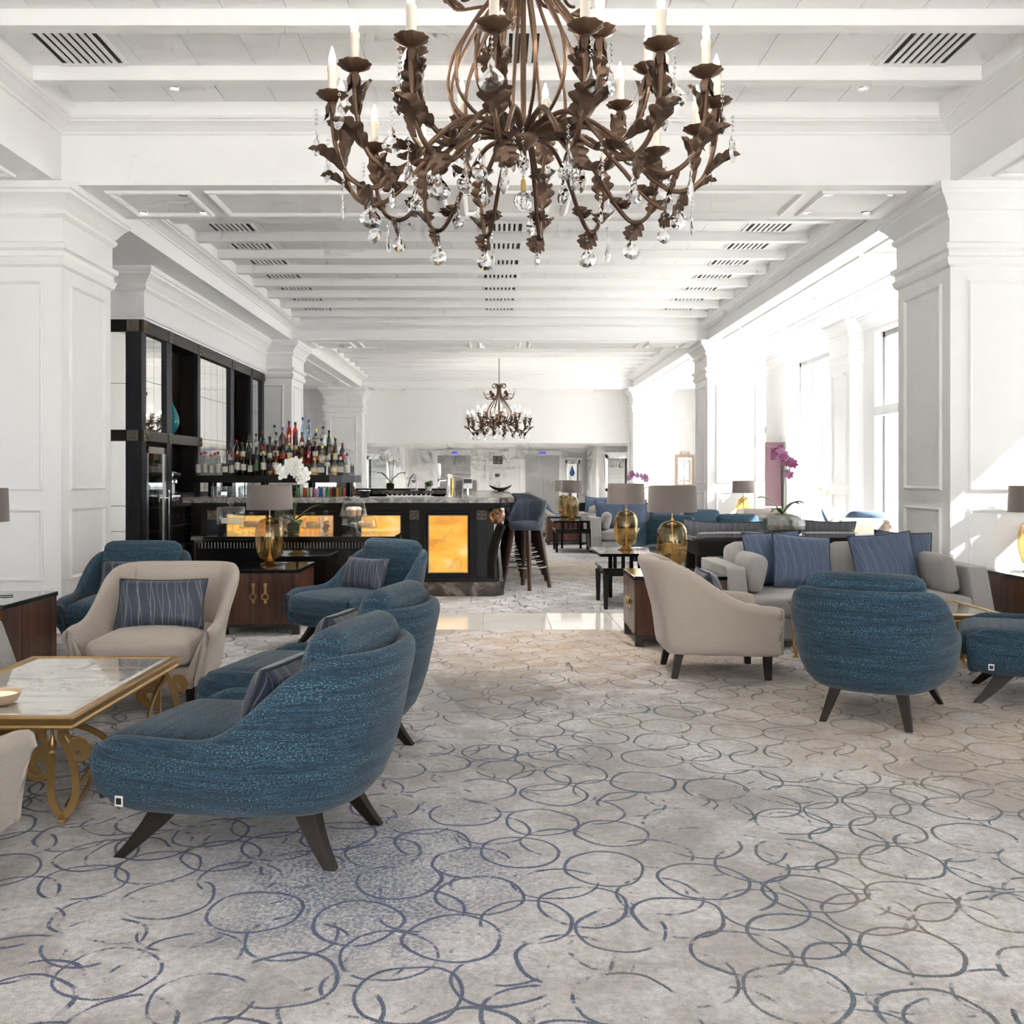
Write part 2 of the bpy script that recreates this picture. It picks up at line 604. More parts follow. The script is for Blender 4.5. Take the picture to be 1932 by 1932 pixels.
c = t.ramp(n2, [(.30, (.62, .25, .07)), (.46, (.98, .43, .055)), (.62, (1.0, .56, .10)), (.75, (1.0, .74, .34))])
c = t.mix(t.ramp(n1, [(.52, 0.0), (.56, .35), (.60, 0.0)]), c, (.45, .18, .08))
e = t.n('ShaderNodeEmission'); t.set(e, 0, c); t.set(e, 1, 1.05 / EV)
g = t.n('ShaderNodeBsdfGlossy'); t.set(g, 'Roughness', .15); t.set(g, 0, (.02, .02, .02))
ad = t.n('ShaderNodeAddShader'); t.t.links.new(e.outputs[0], ad.inputs[0]); t.t.links.new(g.outputs[0], ad.inputs[1])
t.t.links.new(ad.outputs[0], t.out.inputs[0])

# carpet: pale mottled pile, hand-drawn overlapping rings in grey, blue and tan
t = NT('carpet')
P = t.coord('Object')
wob = t.n('ShaderNodeTexNoise'); t.set(wob, 'Vector', P); t.set(wob, 'Scale', 4.5); t.set(wob, 'Detail', 1)
off = t.n('ShaderNodeVectorMath', operation='SUBTRACT'); t.set(off, 0, wob.outputs[1]); off.inputs[1].default_value = (.5, .5, .5)
offs = t.n('ShaderNodeVectorMath', operation='SCALE'); t.set(offs, 0, off.outputs[0]); offs.inputs['Scale'].default_value = .055
PW = t.n('ShaderNodeVectorMath', operation='ADD'); t.set(PW, 0, P); t.set(PW, 1, offs.outputs[0])
rings = None
fine = t.noise(P, 260, 1)
jit = t.math('MULTIPLY', t.math('SUBTRACT', fine, .5), .010)
mask_n = t.noise(P, 2.6, 3, .6)
for k, (rot, sc, dx, dy, rad, rnd, th0, lo, hi) in enumerate(((.3, 3.15, .0, .0, .137, .18, .0058, .44, .475), (.3, 3.15, .158, .158, .133, .26, .0054, .475, .51),
                                                              (1.1, 2.5, .4, .9, .140, .5, .0054, .53, .57), (2.0, 2.2, .1, .3, .075, .9, .005, .55, .60))):
    mp = t.n('ShaderNodeMapping'); t.set(mp, 0, PW.outputs[0])
    mp.inputs['Rotation'].default_value = (0, 0, rot); mp.inputs['Location'].default_value = (dx, dy, 0)
    vo = t.n('ShaderNodeTexVoronoi', voronoi_dimensions='2D', feature='F1')
    t.set(vo, 'Vector', mp.outputs[0]); t.set(vo, 'Scale', sc); t.set(vo, 'Randomness', rnd)
    dist = t.math('DIVIDE', vo.outputs['Distance'], sc)
    dist = t.math('ADD', dist, jit)
    d = t.math('ABSOLUTE', t.math('SUBTRACT', dist, rad))
    th = t.math('MULTIPLY', t.math('ADD', t.noise(P, 3 + k, 2), .5), th0)
    r_ = t.math('LESS_THAN', d, th)
    mk = t.noise(t.coord('Object', loc=(k * 3.7 + 1.3, k * 1.9, 0)), 1.5 + .3 * k, 6, .72)
    r_ = t.math('MULTIPLY', r_, t.ramp(mk, [(lo, 0.0), (hi, 1.0)]))
    rings = r_ if rings is None else t.math('MAXIMUM', rings, r_)
rings = t.math('MULTIPLY', rings, t.ramp(t.noise(P, 420, 1), [(.30, 0.25), (.45, 1.0)]))
def blob(x, y, rad):
    vm = t.n('ShaderNodeVectorMath', operation='DISTANCE'); t.set(vm, 0, P); vm.inputs[1].default_value = (x, y, 0)
    d = t.math('ADD', vm.outputs[1], t.math('MULTIPLY', t.math('SUBTRACT', t.noise(P, 2.2, 4, .6), .5), 1.1))
    mr = t.n('ShaderNodeMapRange'); t.set(mr, 0, d); t.set(mr, 1, rad); t.set(mr, 2, rad * .3); t.set(mr, 3, 0.0); t.set(mr, 4, 1.0)
    return mr.outputs[0]
blue = t.math('MAXIMUM', blob(-.45, 3.4, 1.7), blob(-1.6, 2.6, 1.6))
blue = t.math('MAXIMUM', blue, blob(-.3, 4.6, .9))
tan = t.math('MAXIMUM', blob(.75, 7.4, 1.8), blob(2.4, 5.2, 1.5))
tan = t.math('MAXIMUM', tan, blob(1.0, 13.6, 2.0))
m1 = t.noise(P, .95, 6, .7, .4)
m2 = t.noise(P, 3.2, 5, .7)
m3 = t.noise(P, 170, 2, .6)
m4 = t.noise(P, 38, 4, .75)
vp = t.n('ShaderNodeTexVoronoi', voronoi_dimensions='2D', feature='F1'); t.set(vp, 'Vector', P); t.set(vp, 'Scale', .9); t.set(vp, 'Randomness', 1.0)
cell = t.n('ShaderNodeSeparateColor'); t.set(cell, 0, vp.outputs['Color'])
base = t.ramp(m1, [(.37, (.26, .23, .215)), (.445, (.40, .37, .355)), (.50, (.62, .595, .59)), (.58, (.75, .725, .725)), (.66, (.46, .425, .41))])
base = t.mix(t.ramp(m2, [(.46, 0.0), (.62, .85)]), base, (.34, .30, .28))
base = t.mix(t.math('MULTIPLY', cell.outputs[0], .5), base, (.80, .775, .77))  # sharp-edged paler cells: patches of sunlight painted into the carpet colour
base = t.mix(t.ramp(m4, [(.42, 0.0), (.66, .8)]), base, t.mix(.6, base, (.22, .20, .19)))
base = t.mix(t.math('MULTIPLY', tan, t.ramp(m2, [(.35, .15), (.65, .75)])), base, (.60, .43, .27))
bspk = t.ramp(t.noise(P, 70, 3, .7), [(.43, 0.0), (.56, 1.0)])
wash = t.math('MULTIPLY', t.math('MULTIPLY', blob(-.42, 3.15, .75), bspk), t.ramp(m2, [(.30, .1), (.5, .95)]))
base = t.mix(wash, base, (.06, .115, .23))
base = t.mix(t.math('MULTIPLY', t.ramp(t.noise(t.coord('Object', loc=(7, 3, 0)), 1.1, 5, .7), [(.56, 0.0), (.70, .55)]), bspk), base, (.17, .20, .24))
rc = t.ramp(t.noise(P, 1.1, 2), [(.38, (.14, .118, .095)), (.47, (.04, .085, .125)), (.54, (.035, .075, .115)), (.62, (.16, .13, .105))])
rc = t.mix(blue, rc, (.02, .045, .155))
rc = t.mix(tan, rc, (.27, .19, .11))
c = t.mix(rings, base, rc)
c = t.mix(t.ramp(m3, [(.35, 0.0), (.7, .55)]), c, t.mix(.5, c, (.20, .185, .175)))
t.pbr(c, .95, 0, t.bump(m3, .5, .006), Sheen_Weight=.15)
# ================================================================ the room
XL, XR = -3.66, 3.86
CW = 1.04
COLY = (8.07, 17.26, 26.45)
SOF = 3.78
WX = 5.8           # inner face of the window wall
SPOT_W = 22.0
YB = -7.5          # wall behind the camera

# ---- floor: stone strip between two carpets
floor = struct('floor')
MB().box(-7, 6.5, YB, 34.5, -.25, -.012).build('floor_slab', 'floor_marble', floor, 0)
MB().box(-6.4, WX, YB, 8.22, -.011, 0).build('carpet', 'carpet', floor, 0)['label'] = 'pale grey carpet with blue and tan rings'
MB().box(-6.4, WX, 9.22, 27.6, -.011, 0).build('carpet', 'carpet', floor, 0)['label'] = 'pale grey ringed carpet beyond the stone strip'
tile = MB(); tile.box(0, .596, 0, .996, -.011, 0.0, .002)
t0 = None
for i in range(16):
    x = -4.9 + i * .6 + .002
    if t0 is None:
        t0 = tile.build('stone_tile', 'floor_marble', floor, 0, loc=(x, 8.222, 0)); me0 = t0.data
    else:
        link('stone_tile', me0, floor, (x, 8.222, 0))
for i in range(10):
    MB().box(-6 + i * 1.2, -4.804 + i * 1.2, 27.62, 34.4, -.011, 0).build('stone_tile', 'floor_marble', floor, 0)

# ---- columns
CAP = [(0, 3.09), (.025, 3.11), (.04, 3.15), (.045, 3.17), (.022, 3.185), (.022, 3.225), (.05, 3.245), (.055, 3.285), (.02, 3.30), (.012, 3.31), (.012, 3.50),
       (.03, 3.515), (.045, 3.535), (.045, 3.56), (.028, 3.575), (.05, 3.60), (.07, 3.63), (.095, 3.665), (.125, 3.69), (.13, 3.715), (.145, 3.725), (.145, SOF)]
BASEP = [(.03, 0), (.03, .17), (.024, .185), (.018, .2), (.018, .225), (.008, .24), (0, .245)]
PANEL = [(0, 0), (.004, .016), (.014, .022), (.024, .016), (.032, .004), (.036, 0)]
def panel(parent, o, u, v, w, h, prof=PANEL, name='panel_moulding', mat='paint'):
    return MB().frame(o, u, v, w, h, prof).build(name, mat, parent, 0)
def column(x0, x1, y0, y1, label):
    r = struct('column', label, 'column')
    MB().box(x0, x1, y0, y1, .1, 3.2).build('shaft', 'paint', r, 0)
    MB().rings(x0, x1, y0, y1, BASEP).build('column_base', 'paint', r, 25)
    MB().rings(x0, x1, y0, y1, CAP, False, False).build('capital', 'paint', r, 25)
    for (za, zb) in ((.43, 1.05), (1.2, 2.98)):
        panel(r, (x0 + .15, y0, za), (1, 0, 0), (0, 0, 1), x1 - x0 - .3, zb - za)
        panel(r, (x1, y0 + .15, za), (0, 1, 0), (0, 0, 1), y1 - y0 - .3, zb - za)
        panel(r, (x0, y1 - .15, za), (0, -1, 0), (0, 0, 1), y1 - y0 - .3, zb - za)
    return r
nm = ('first', 'second', 'third')
for k, y in enumerate(COLY):
    column(XL - CW, XL, y, y + CW, 'white panelled square column, %s on the bar side' % nm[k])
    column(XR, XR + CW, y, y + CW, 'white panelled square column, %s on the window side' % nm[k])

# ---- ceiling
ceiling = struct('ceiling')
bays = [(-.08, 8.07, 4.42), (9.11, 17.26, 4.18), (18.30, 26.45, 4.18)]
MB().box(-6.6, XL, YB, 28, SOF, 4.7).build('aisle_soffit', 'ceil', ceiling, 0)
MB().box(XR, 6.55, YB, 28, SOF, 4.7).build('aisle_soffit', 'ceil', ceiling, 0)
MB().box(XL, XR, YB, -1.12, 4.3, 4.7).build('rear_slab', 'ceil', ceiling, 0)
for y in (-1.12,) + COLY:
    MB().box(XL, XR, y, y + CW, SOF, 4.7).build('beam', 'ceil', ceiling, 0)
for y in COLY:      # panels on the beam undersides
    for (a, b) in ((-3.36, -2.62), (-2.5, -.42), (-.30, .50), (.62, 2.7), (2.82, 3.56)):
        panel(ceiling, (a, y + .9, SOF), (1, 0, 0), (0, -1, 0), b - a, .76, [(0, 0), (.012, .02), (.03, .026), (.045, .018), (.06, .004), (.065, 0)], 'soffit_panel', 'ceil')
for (x0, x1) in ((4.06, 4.86), (4.98, 5.58), (-4.5, -3.9)):
    for (y0, y1) in ((3.4, 7.8), (9.35, 10.5), (10.62, 15.7), (15.82, 17.0), (18.55, 19.7), (19.82, 24.9), (25.0, 26.2)):
        if x0 < 0 and y0 > 9 and y0 < 18: continue
        panel(ceiling, (x0, y1, SOF), (1, 0, 0), (0, -1, 0), x1 - x0, y1 - y0, [(0, 0), (.012, .018), (.03, .022), (.045, .014), (.05, 0)], 'soffit_panel', 'ceil')
PITCH = .874
board_me = {}
for bi, (ya, yb, zc) in enumerate(bays):
    MB().box(XL, XR, ya, yb, zc + .012, 4.7).build('ceiling_slab', 'ceil', ceiling, 0)
    jb = zc - .11
    prof = [(0, jb - .105), (-.02, jb - .102), (-.032, jb - .085), (-.05, jb - .078), (-.075, jb - .062), (-.12, jb - .04), (-.14, jb - .034), (-.145, jb - .022), (-.165, jb - .018), (-.18, jb), (-.18, zc + .012)]
    MB().rings(XL, XR, ya, yb, list(reversed(prof)), False, False).build('cornice', 'ceil', ceiling, 25)
    edge = [(.0, SOF + .045), (-.014, SOF + .04), (-.014, SOF + .0), (0, SOF)]
    MB().rings(XL, XR, ya, yb, edge, False, False).build('edge_bead', 'ceil', ceiling, 0)
    k = 1
    while yb - k * PITCH > ya + .15:
        y = yb - k * PITCH
        MB().box(XL + .17, XR - .17, y, y + .115, jb, zc + .012).build('joist', 'ceil', ceiling, 0)
        k += 1
    ncell = k
    for c in range(ncell):                   # boards of each cell, only where the cell can be seen
        y1 = yb - c * PITCH - (0 if c else .17)
        y0 = yb - (c + 1) * PITCH + .115
        if y0 < ya + .1: continue
        if (bi == 0 and y0 < 5.3) or (bi == 1 and y0 < 10.2) or bi == 2:
            MB().box(XL + .18, XR - .18, y0, y1, zc, zc + .012).build('board_field', 'ceil_board', ceiling, 0)
            continue
        nb = 17; w = (XR - XL - .36) / nb
        key = round(y1 - y0, 3)
        if key not in board_me:
            b = MB(); b.box(.003, w - .003, .001, y1 - y0 - .001, 0, .012)
            o = b.build('ceiling_board', 'ceil_board', ceiling, 0); board_me[key] = o.data
            bpy.data.objects.remove(o)
        for i in range(nb):
            link('ceiling_board', board_me[key], ceiling, (XL + .18 + i * w, y0, zc))

# ---- vents between the joists
def vent_proto(ln, wd=.46):
    r = thing('ceiling_vent', 'x', 'vent')
    MB().box(-wd / 2, wd / 2, -ln / 2, ln / 2, -.004, 0).build('backing', 'vent_dark', r, 0)
    m = MB()
    e = wd / 2
    m.frame((-e - .03, ln / 2, 0), (1, 0, 0), (0, -1, 0), wd + .06, ln, [(0, 0), (0, .012), (.03, .012), (.03, .004)])
    m.build('vent_frame', 'ceil', r, 0)
    sl = MB(); sl.box(-.016, .016, -ln / 2, ln / 2, -.013, -.004)
    me = None
    for i in range(7):
        x = -wd / 2 + (i + 1) * wd / 8
        if me is None:
            me = sl.build('slat', 'ceil', r, 0, loc=(x, 0, 0)).data
        else:
            link('slat', me, r, (x, 0, 0))
    return r
vp = vent_proto(.72)
rows = [('bar', -3.0), ('middle', .09), ('window', 3.14)]
ordn = ['first', 'second', 'third', 'fourth', 'fifth', 'sixth', 'seventh', 'eighth', 'ninth', 'tenth']
first = True
for side, x in rows:
    y = bays[0][1] - 1.5 * PITCH + .055
    lab = 'slatted white ceiling vent above the near chandelier, %s row' % side
    if first: vp.location = (x, y, 4.42); vp['label'] = lab; vp['group'] = 'slatted ceiling vents'; first = False
    else: dup(vp, (x, y, 4.42), 0, lab)
    for c in range(1, 8):
        y = bays[1][1] - (c + .5) * PITCH + .055
        dup(vp, (x, y, 4.18), 0, 'slatted ceiling vent, %s from the far end of the %s row' % (ordn[c - 1], side))

# ---- recessed downlights
def dl_proto():
    r = thing('downlight', 'x', 'downlight', group='recessed ceiling spotlights')
    MB().lathe([(.030, -.001), (.034, -.008), (.048, -.008), (.052, 0)], 20).build('trim_ring', 'chrome', r)
    MB().lathe([(0, -.003), (.031, -.003)], 20).build('lens', 'downlight', r)
    return r
dp = dl_proto(); dls = []
for k, y in enumerate(COLY):
    for j, (a, b) in enumerate(((-3.36, -2.62), (-.30, .50), (2.82, 3.56))):
        for x in (a + .09, b - .09):
            for yy in (y + .22, y + .82):
                w = ('near', 'far')[yy > y + .5] + ' ' + ('bar', 'window')[x > (a + b) / 2]
                dls.append((x, yy, SOF, 'recessed spotlight, %s-side corner of the %s small panel, %s beam' % (w, ('bar', 'middle', 'window')[j], nm[k])))
for x, s_ in ((-2.55, 'bar'), (2.95, 'window')):
    dls.append((x, 7.62, 4.42, 'recessed spotlight in the boarded ceiling behind the big chandelier, %s side' % s_))
for i, y in enumerate((6.4, 9.9, 13.2, 16.4, 19.2, 22.4, 25.6)):
    dls.append((4.45, y, SOF, 'recessed spotlight over the window aisle, %s from the camera' % ordn[i]))
    if y < 9 or y > 18:
        dls.append((-4.2, y, SOF, 'recessed spotlight over the bar aisle, %s from the camera' % ordn[i]))
for i, (x, y) in enumerate(((-1.4, 28.6), (1.6, 28.6), (-1.4, 31.6), (.1, 30.2), (1.6, 31.6), (-3.7, 29.2), (3.9, 28.9))):  # unseen spotlights, added to brighten the lift lobby
    dls.append((x, y, 2.27, 'unseen spotlight added to brighten the lift lobby, %s' % ordn[i]))
spot = bpy.data.lights.new('downlight_lamp', 'SPOT')
spot.energy = SPOT_W; spot.spot_size = R(110); spot.spot_blend = .9; spot.shadow_soft_size = .03; spot.color = (1.0, .96, .92)
lspot = bpy.data.lights.new('lobby_fill_lamp', 'SPOT')
lspot.energy = 14.0; lspot.spot_size = R(150); lspot.spot_blend = .6; lspot.shadow_soft_size = .03; lspot.color = (1.0, .96, .92)
for i, (x, y, z, lab) in enumerate(dls):
    if i == 0: dp.location = (x, y, z); dp['label'] = lab; d_ = dp
    else: d_ = dup(dp, (x, y, z), 0, lab)
    if z > 3 and (min(abs(x + .21), abs(x - .41)) > .05 or y > 26): continue
    lo = bpy.data.objects.new('lamp', lspot if (z < 3 or y > 26) else spot); COL.objects.link(lo); lo.parent = d_; lo.location = (0, 0, -.02)
# ceiling loudspeakers
sp = thing('ceiling_speaker', 'round white ceiling speaker on the bar side', 'speaker', (-1.95, 13.9, 4.18), group='round ceiling speakers')
MB().lathe([(0, -.012), (.13, -.012), (.155, -.009), (.16, 0)], 28).build('grille', 'beadwhite', sp)
dup(sp, (2.45, 11.25, 4.18), 0, 'round white ceiling speaker on the window side')

# ---- walls
def wallbox(name, x0, x1, y0, y1, z0, z1, mat='wall', parent=None):
    o = MB().box(x0, x1, y0, y1, z0, z1).build(name, mat, parent, 0)
    if parent is None: o['kind'] = 'structure'
    return o
wallbox('wall_left', -6.6, -6.4, YB, 28, 0, SOF)
WIN = [(-6.6, -3.2), (-1.6, .4), (6.85, 7.5), (10.2, 14.54), (16.0, 18.5), (20.35, 22.5), (23.5, 25.9)]
WTOP = 3.52
wr = struct('wall_right')
OUT = WX + .32
def wseg(y0, y1, z0, z1): wallbox('wall_segment', WX, OUT, y0, y1, z0, z1, 'wall', wr)
wseg(YB, 27.6, WTOP, SOF)
ys = [YB] + [v for w in WIN for v in w] + [27.6]
for a, b in zip(ys[0::2], ys[1::2]): wseg(a, b, 0, WTOP)
wallbox('canopy', OUT, 6.52, YB, 27.6, WTOP, WTOP + .14, 'paint', wr)
# crown along the window wall
cr = MB()
prof = [(0, 3.58), (.03, 3.6), (.04, 3.63), (.08, 3.67), (.13, 3.71), (.14, 3.745), (.16, 3.75), (.16, SOF)]
pl = [(WX - o, z) for o, z in prof]
vs = [(x, YB, z) for x, z in pl] + [(x, 27.4, z) for x, z in pl]
n_ = len(pl)
cr.add(vs, [(i, i + 1, n_ + i + 1, n_ + i) for i in range(n_ - 1)])
cr.build('crown_moulding', 'paint', wr, 0)
# pilaster between the windows
pil = struct('column', 'slim white panelled pilaster on the window wall', 'column')
MB().box(5.58, WX + .05, 14.97, 15.85, .1, 3.2).build('shaft', 'paint', pil, 0)
MB().rings(5.58, WX + .2, 14.97, 15.85, [(o * .8, z) for o, z in CAP], False, False).build('capital', 'paint', pil, 25)
MB().rings(5.58, WX + .2, 14.97, 15.85, BASEP).build('column_base', 'paint', pil, 25)
for (za, zb) in ((.43, 1.05), (1.2, 2.98)):
    panel(pil, (5.58, 15.72, za), (0, -1, 0), (0, 0, 1), .62, zb - za)
# windows
FX0, FX1 = 5.93, 5.99
for i, (a, b) in enumerate(WIN):
    w = struct('window_%d' % (i + 1))
    fr = MB()
    for (y0, y1, z0, z1) in ((a, a + .07, 0, WTOP), (b - .07, b, 0, WTOP), (a, b, WTOP - .08, WTOP), (a, b, 0, .06)):
        fr.box(FX0, FX1, y0, y1, z0, z1)
    fr.build('window_frame', 'frame_grey', w, 0)
    MB().box(FX0 - .14, FX1 + .02, a, b, 2.24, 2.38).build('transom', 'alu', w, 0)
    nb = max(2, round((b - a) / 1.05)); pw = (b - a - .14) / nb
    for k in range(nb):
        y0 = a + .07 + k * pw
        if k: MB().box(FX0 + .005, FX1 - .005, y0 - .03, y0 + .03, .06, 2.24).build('mullion', 'frame_grey', w, 0)
        MB().box(5.957, 5.963, y0, y0 + pw, .06, 2.24).build('pane', 'pane', w, 0)
        MB().box(5.957, 5.963, y0, y0 + pw, 2.38, WTOP - .08).build('pane', 'pane', w, 0)
    if i in (3, 4, 5): MB().box(FX0 + .005, FX1 - .005, b - .75, b - .7, 2.38, WTOP - .08).build('mullion', 'frame_grey', w, 0)
# wall behind the camera with tall windows to the terrace
wb = struct('wall_back')
for (x0, x1, z0, z1) in ((-6.4, -5.6, 0, SOF), (-2.4, -1.8, 0, SOF), (1.8, 2.4, 0, SOF), (5.2, WX, 0, SOF), (-5.6, 5.2, 3.3, SOF), (XL, XR, SOF, 4.35)):
    wallbox('wall_segment', x0, x1, YB - .25, YB, z0, z1, 'wall', wb)

# ---- far end: bulkhead over the lift lobby
wf = struct('wall_far')
BH = 2.27
wallbox('bulkhead', -4.6, 4.88, 27.2, 27.5, BH, SOF + .4, 'wall', wf)
wallbox('aisle_end', 4.88, WX, 27.3, 27.5, 0, SOF, 'wall', wf)
panel(wf, (5.0, 27.3, 1.2), (1, 0, 0), (0, 0, 1), .7, 1.75)
wallbox('aisle_end', -6.4, -4.6, 27.3, 27.5, 0, SOF, 'wall', wf)
wallbox('lobby_ceiling', -4.6, 4.88, 27.5, 34, BH, BH + .15, 'ceil', wf)
wallbox('lobby_wall', -4.8, -2.85, 30.6, 30.8, 0, BH, 'wall', wf)
wallbox('lobby_wall', 3.22, 4.9, 30.0, 30.2, 0, BH, 'wall', wf)
wallbox('lobby_return', -3.05, -2.85, 30.8, 33.3, 0, BH, 'wall', wf)
wallbox('lobby_return', 3.22, 3.42, 30.2, 33.3, 0, BH, 'wall', wf)
wallbox('lift_wall', -3.05, 3.42, 33.2, 33.4, 0, BH, 'wall', wf)
wallbox('lobby_wall', -4.9, -4.7, 27.5, 30.7, 0, BH, 'wall', wf)
wallbox('lobby_wall', 4.78, 4.98, 27.5, 30.1, 0, BH, 'wall', wf)
for i, xc in enumerate((-1.38, 1.68)):
    d = struct('door_%d' % (i + 1))
    y = 33.2
    fr = MB()
    fr.box(xc - .78, xc - .58, y - .05, y, 0, 2.24); fr.box(xc + .58, xc + .78, y - .05, y, 0, 2.24); fr.box(xc - .58, xc + .58, y - .05, y, 2.05, 2.24)
    fr.build('lift_frame', 'paint', d, 0)
    for s_ in (0, 1):
        MB().box(xc - .58 + s_ * .583, xc - .003 + s_ * .583, y - .02, y, 0, 2.05).build('door_leaf', 'brushed', d, 0)
    sg = MB().box(xc - .13, xc + .13, y - .075, y - .05, 2.085, 2.20).build('indicator', 'alu', d, 0)
    MB().box(xc - .10, xc + .10, y - .079, y - .075, 2.105, 2.18).build('screen', 'lift_screen', sg, 0)
sgn = thing('wall_sign', 'square brown sign with pale letters between the lifts', 'sign', (.13, 33.2, 1.6))
MB().box(-.16, .16, -.02, 0, .15, .43, .004).build('sign_panel', 'sign_brown', sgn, 0)
gl = MB(); random.seed(3)
for r_ in range(3):
    for c_ in range(4):
        if (r_, c_) in ((1, 3), (2, 1)): continue
        gl.box(-.12 + c_ * .06, -.09 + c_ * .06, -.023, -.02, .19 + r_ * .075, .23 + r_ * .075)
gl.build('lettering', 'gilt', sgn, 0)
pn = thing('notice_board', 'clear framed notice under the brown sign', 'notice', (.13, 33.2, 1.25))
MB().box(-.17, .17, -.012, 0, 0, .28, .004).build('sheet', 'cap_white', pn, 0)
MB().box(-.09, .07, -.015, -.012, .07, .16).build('drawing', 'felt_grey', pn, 0)
cb = thing('call_panel', 'slim steel lift call panel on the wall', 'panel', (.14, 33.2, .95))
MB().box(-.045, .045, -.015, 0, 0, .2, .004).build('plate', 'alu', cb, 0)
for z in (.05, .13): MB().lathe([(0, .008), (.02, .006), (.022, 0)], 12, M=Matrix.Translation((0, -.015, z)) @ Matrix.Rotation(R(90), 4, 'X')).build('button', 'chrome', cb)

# ---- outdoors
ter = struct('ground_terrace')
MB().box(6.2, 60, -40, 80, -.3, -.05).build('paving', 'stone_ext', ter, 0)
MB().box(-30, 6.2, -40, YB - .3, -.3, -.05).build('paving', 'stone_ext', ter, 0)
def building(name, label, x0, x1, y0, y1, h, faces):
    b = thing(name, label, 'building', ((x0 + x1) / 2, (y0 + y1) / 2, -.05))
    hx, hy = (x1 - x0) / 2, (y1 - y0) / 2
    MB().box(-hx, hx, -hy, hy, 0, h).build('wall', 'facade', b, 0)
    MB().rings(-hx, hx, -hy, hy, [(.15, h), (.15, h + .25)]).build('parapet', 'paint', b, 0)
    for (fx, z0, z1, wd) in faces:
        f = MB().box(fx - wd / 2, fx + wd / 2, -hy - .06, -hy, z0, z1).build('window', 'frame_grey', b, 0)
        MB().box(fx - wd / 2 + .06, fx + wd / 2 - .06, -hy - .065, -hy - .06, z0 + .06, z1 - .06).build('pane', 'smoke_glass', f, 0)
    for z in [h * .33, h * .66]:
        MB().box(-hx, hx, -hy - .12, -hy, z, z + .14).build('ledge', 'paint', b, 0)
    return b
building('pavilion', 'white rendered wing seen through the far window', 8.6, 22, 27.0, 44, 7.0, [(-5.0, .2, 2.0, .9), (-3.2, .2, 2.0, .9), (-5.0, 3.0, 4.4, .9), (-3.2, 3.0, 4.4, .9), (-1.2, .2, 2.0, .9), (1.2, 3.0, 4.4, .9)])
building('garden_wall', 'long white garden wall beyond the terrace', 24, 26, -20, 24, 3.2, [(-.4, .5, 2.0, .6)])
plr = thing('planter', 'tall white planter with a green shrub on the terrace', 'planter', (7.15, 20.6, -.05))
MB().rings(-.13, .13, -.13, .13, [(0, 0), (.08, .85), (.10, .9), (.06, .9), (.06, .84)], True, True).build('pot', 'pot_white', plr, 0)
lf = MB(); random.seed(5)
for i in range(60):
    a = random.random() * 6.28; r_ = random.random() * .2; z = .9 + random.random() * .22
    p = Vector((r_ * math.cos(a), r_ * math.sin(a), z)); d = Vector((math.cos(a), math.sin(a), .6)) * .09; s_ = Vector((-math.sin(a), math.cos(a), 0)) * .03
    lf.add([p, p + d * .5 + s_, p + d, p + d * .5 - s_], [(0, 1, 2, 3)])
lv = lf.build('foliage', 'green_leaf', plr, 0); lv['kind'] = 'stuff'
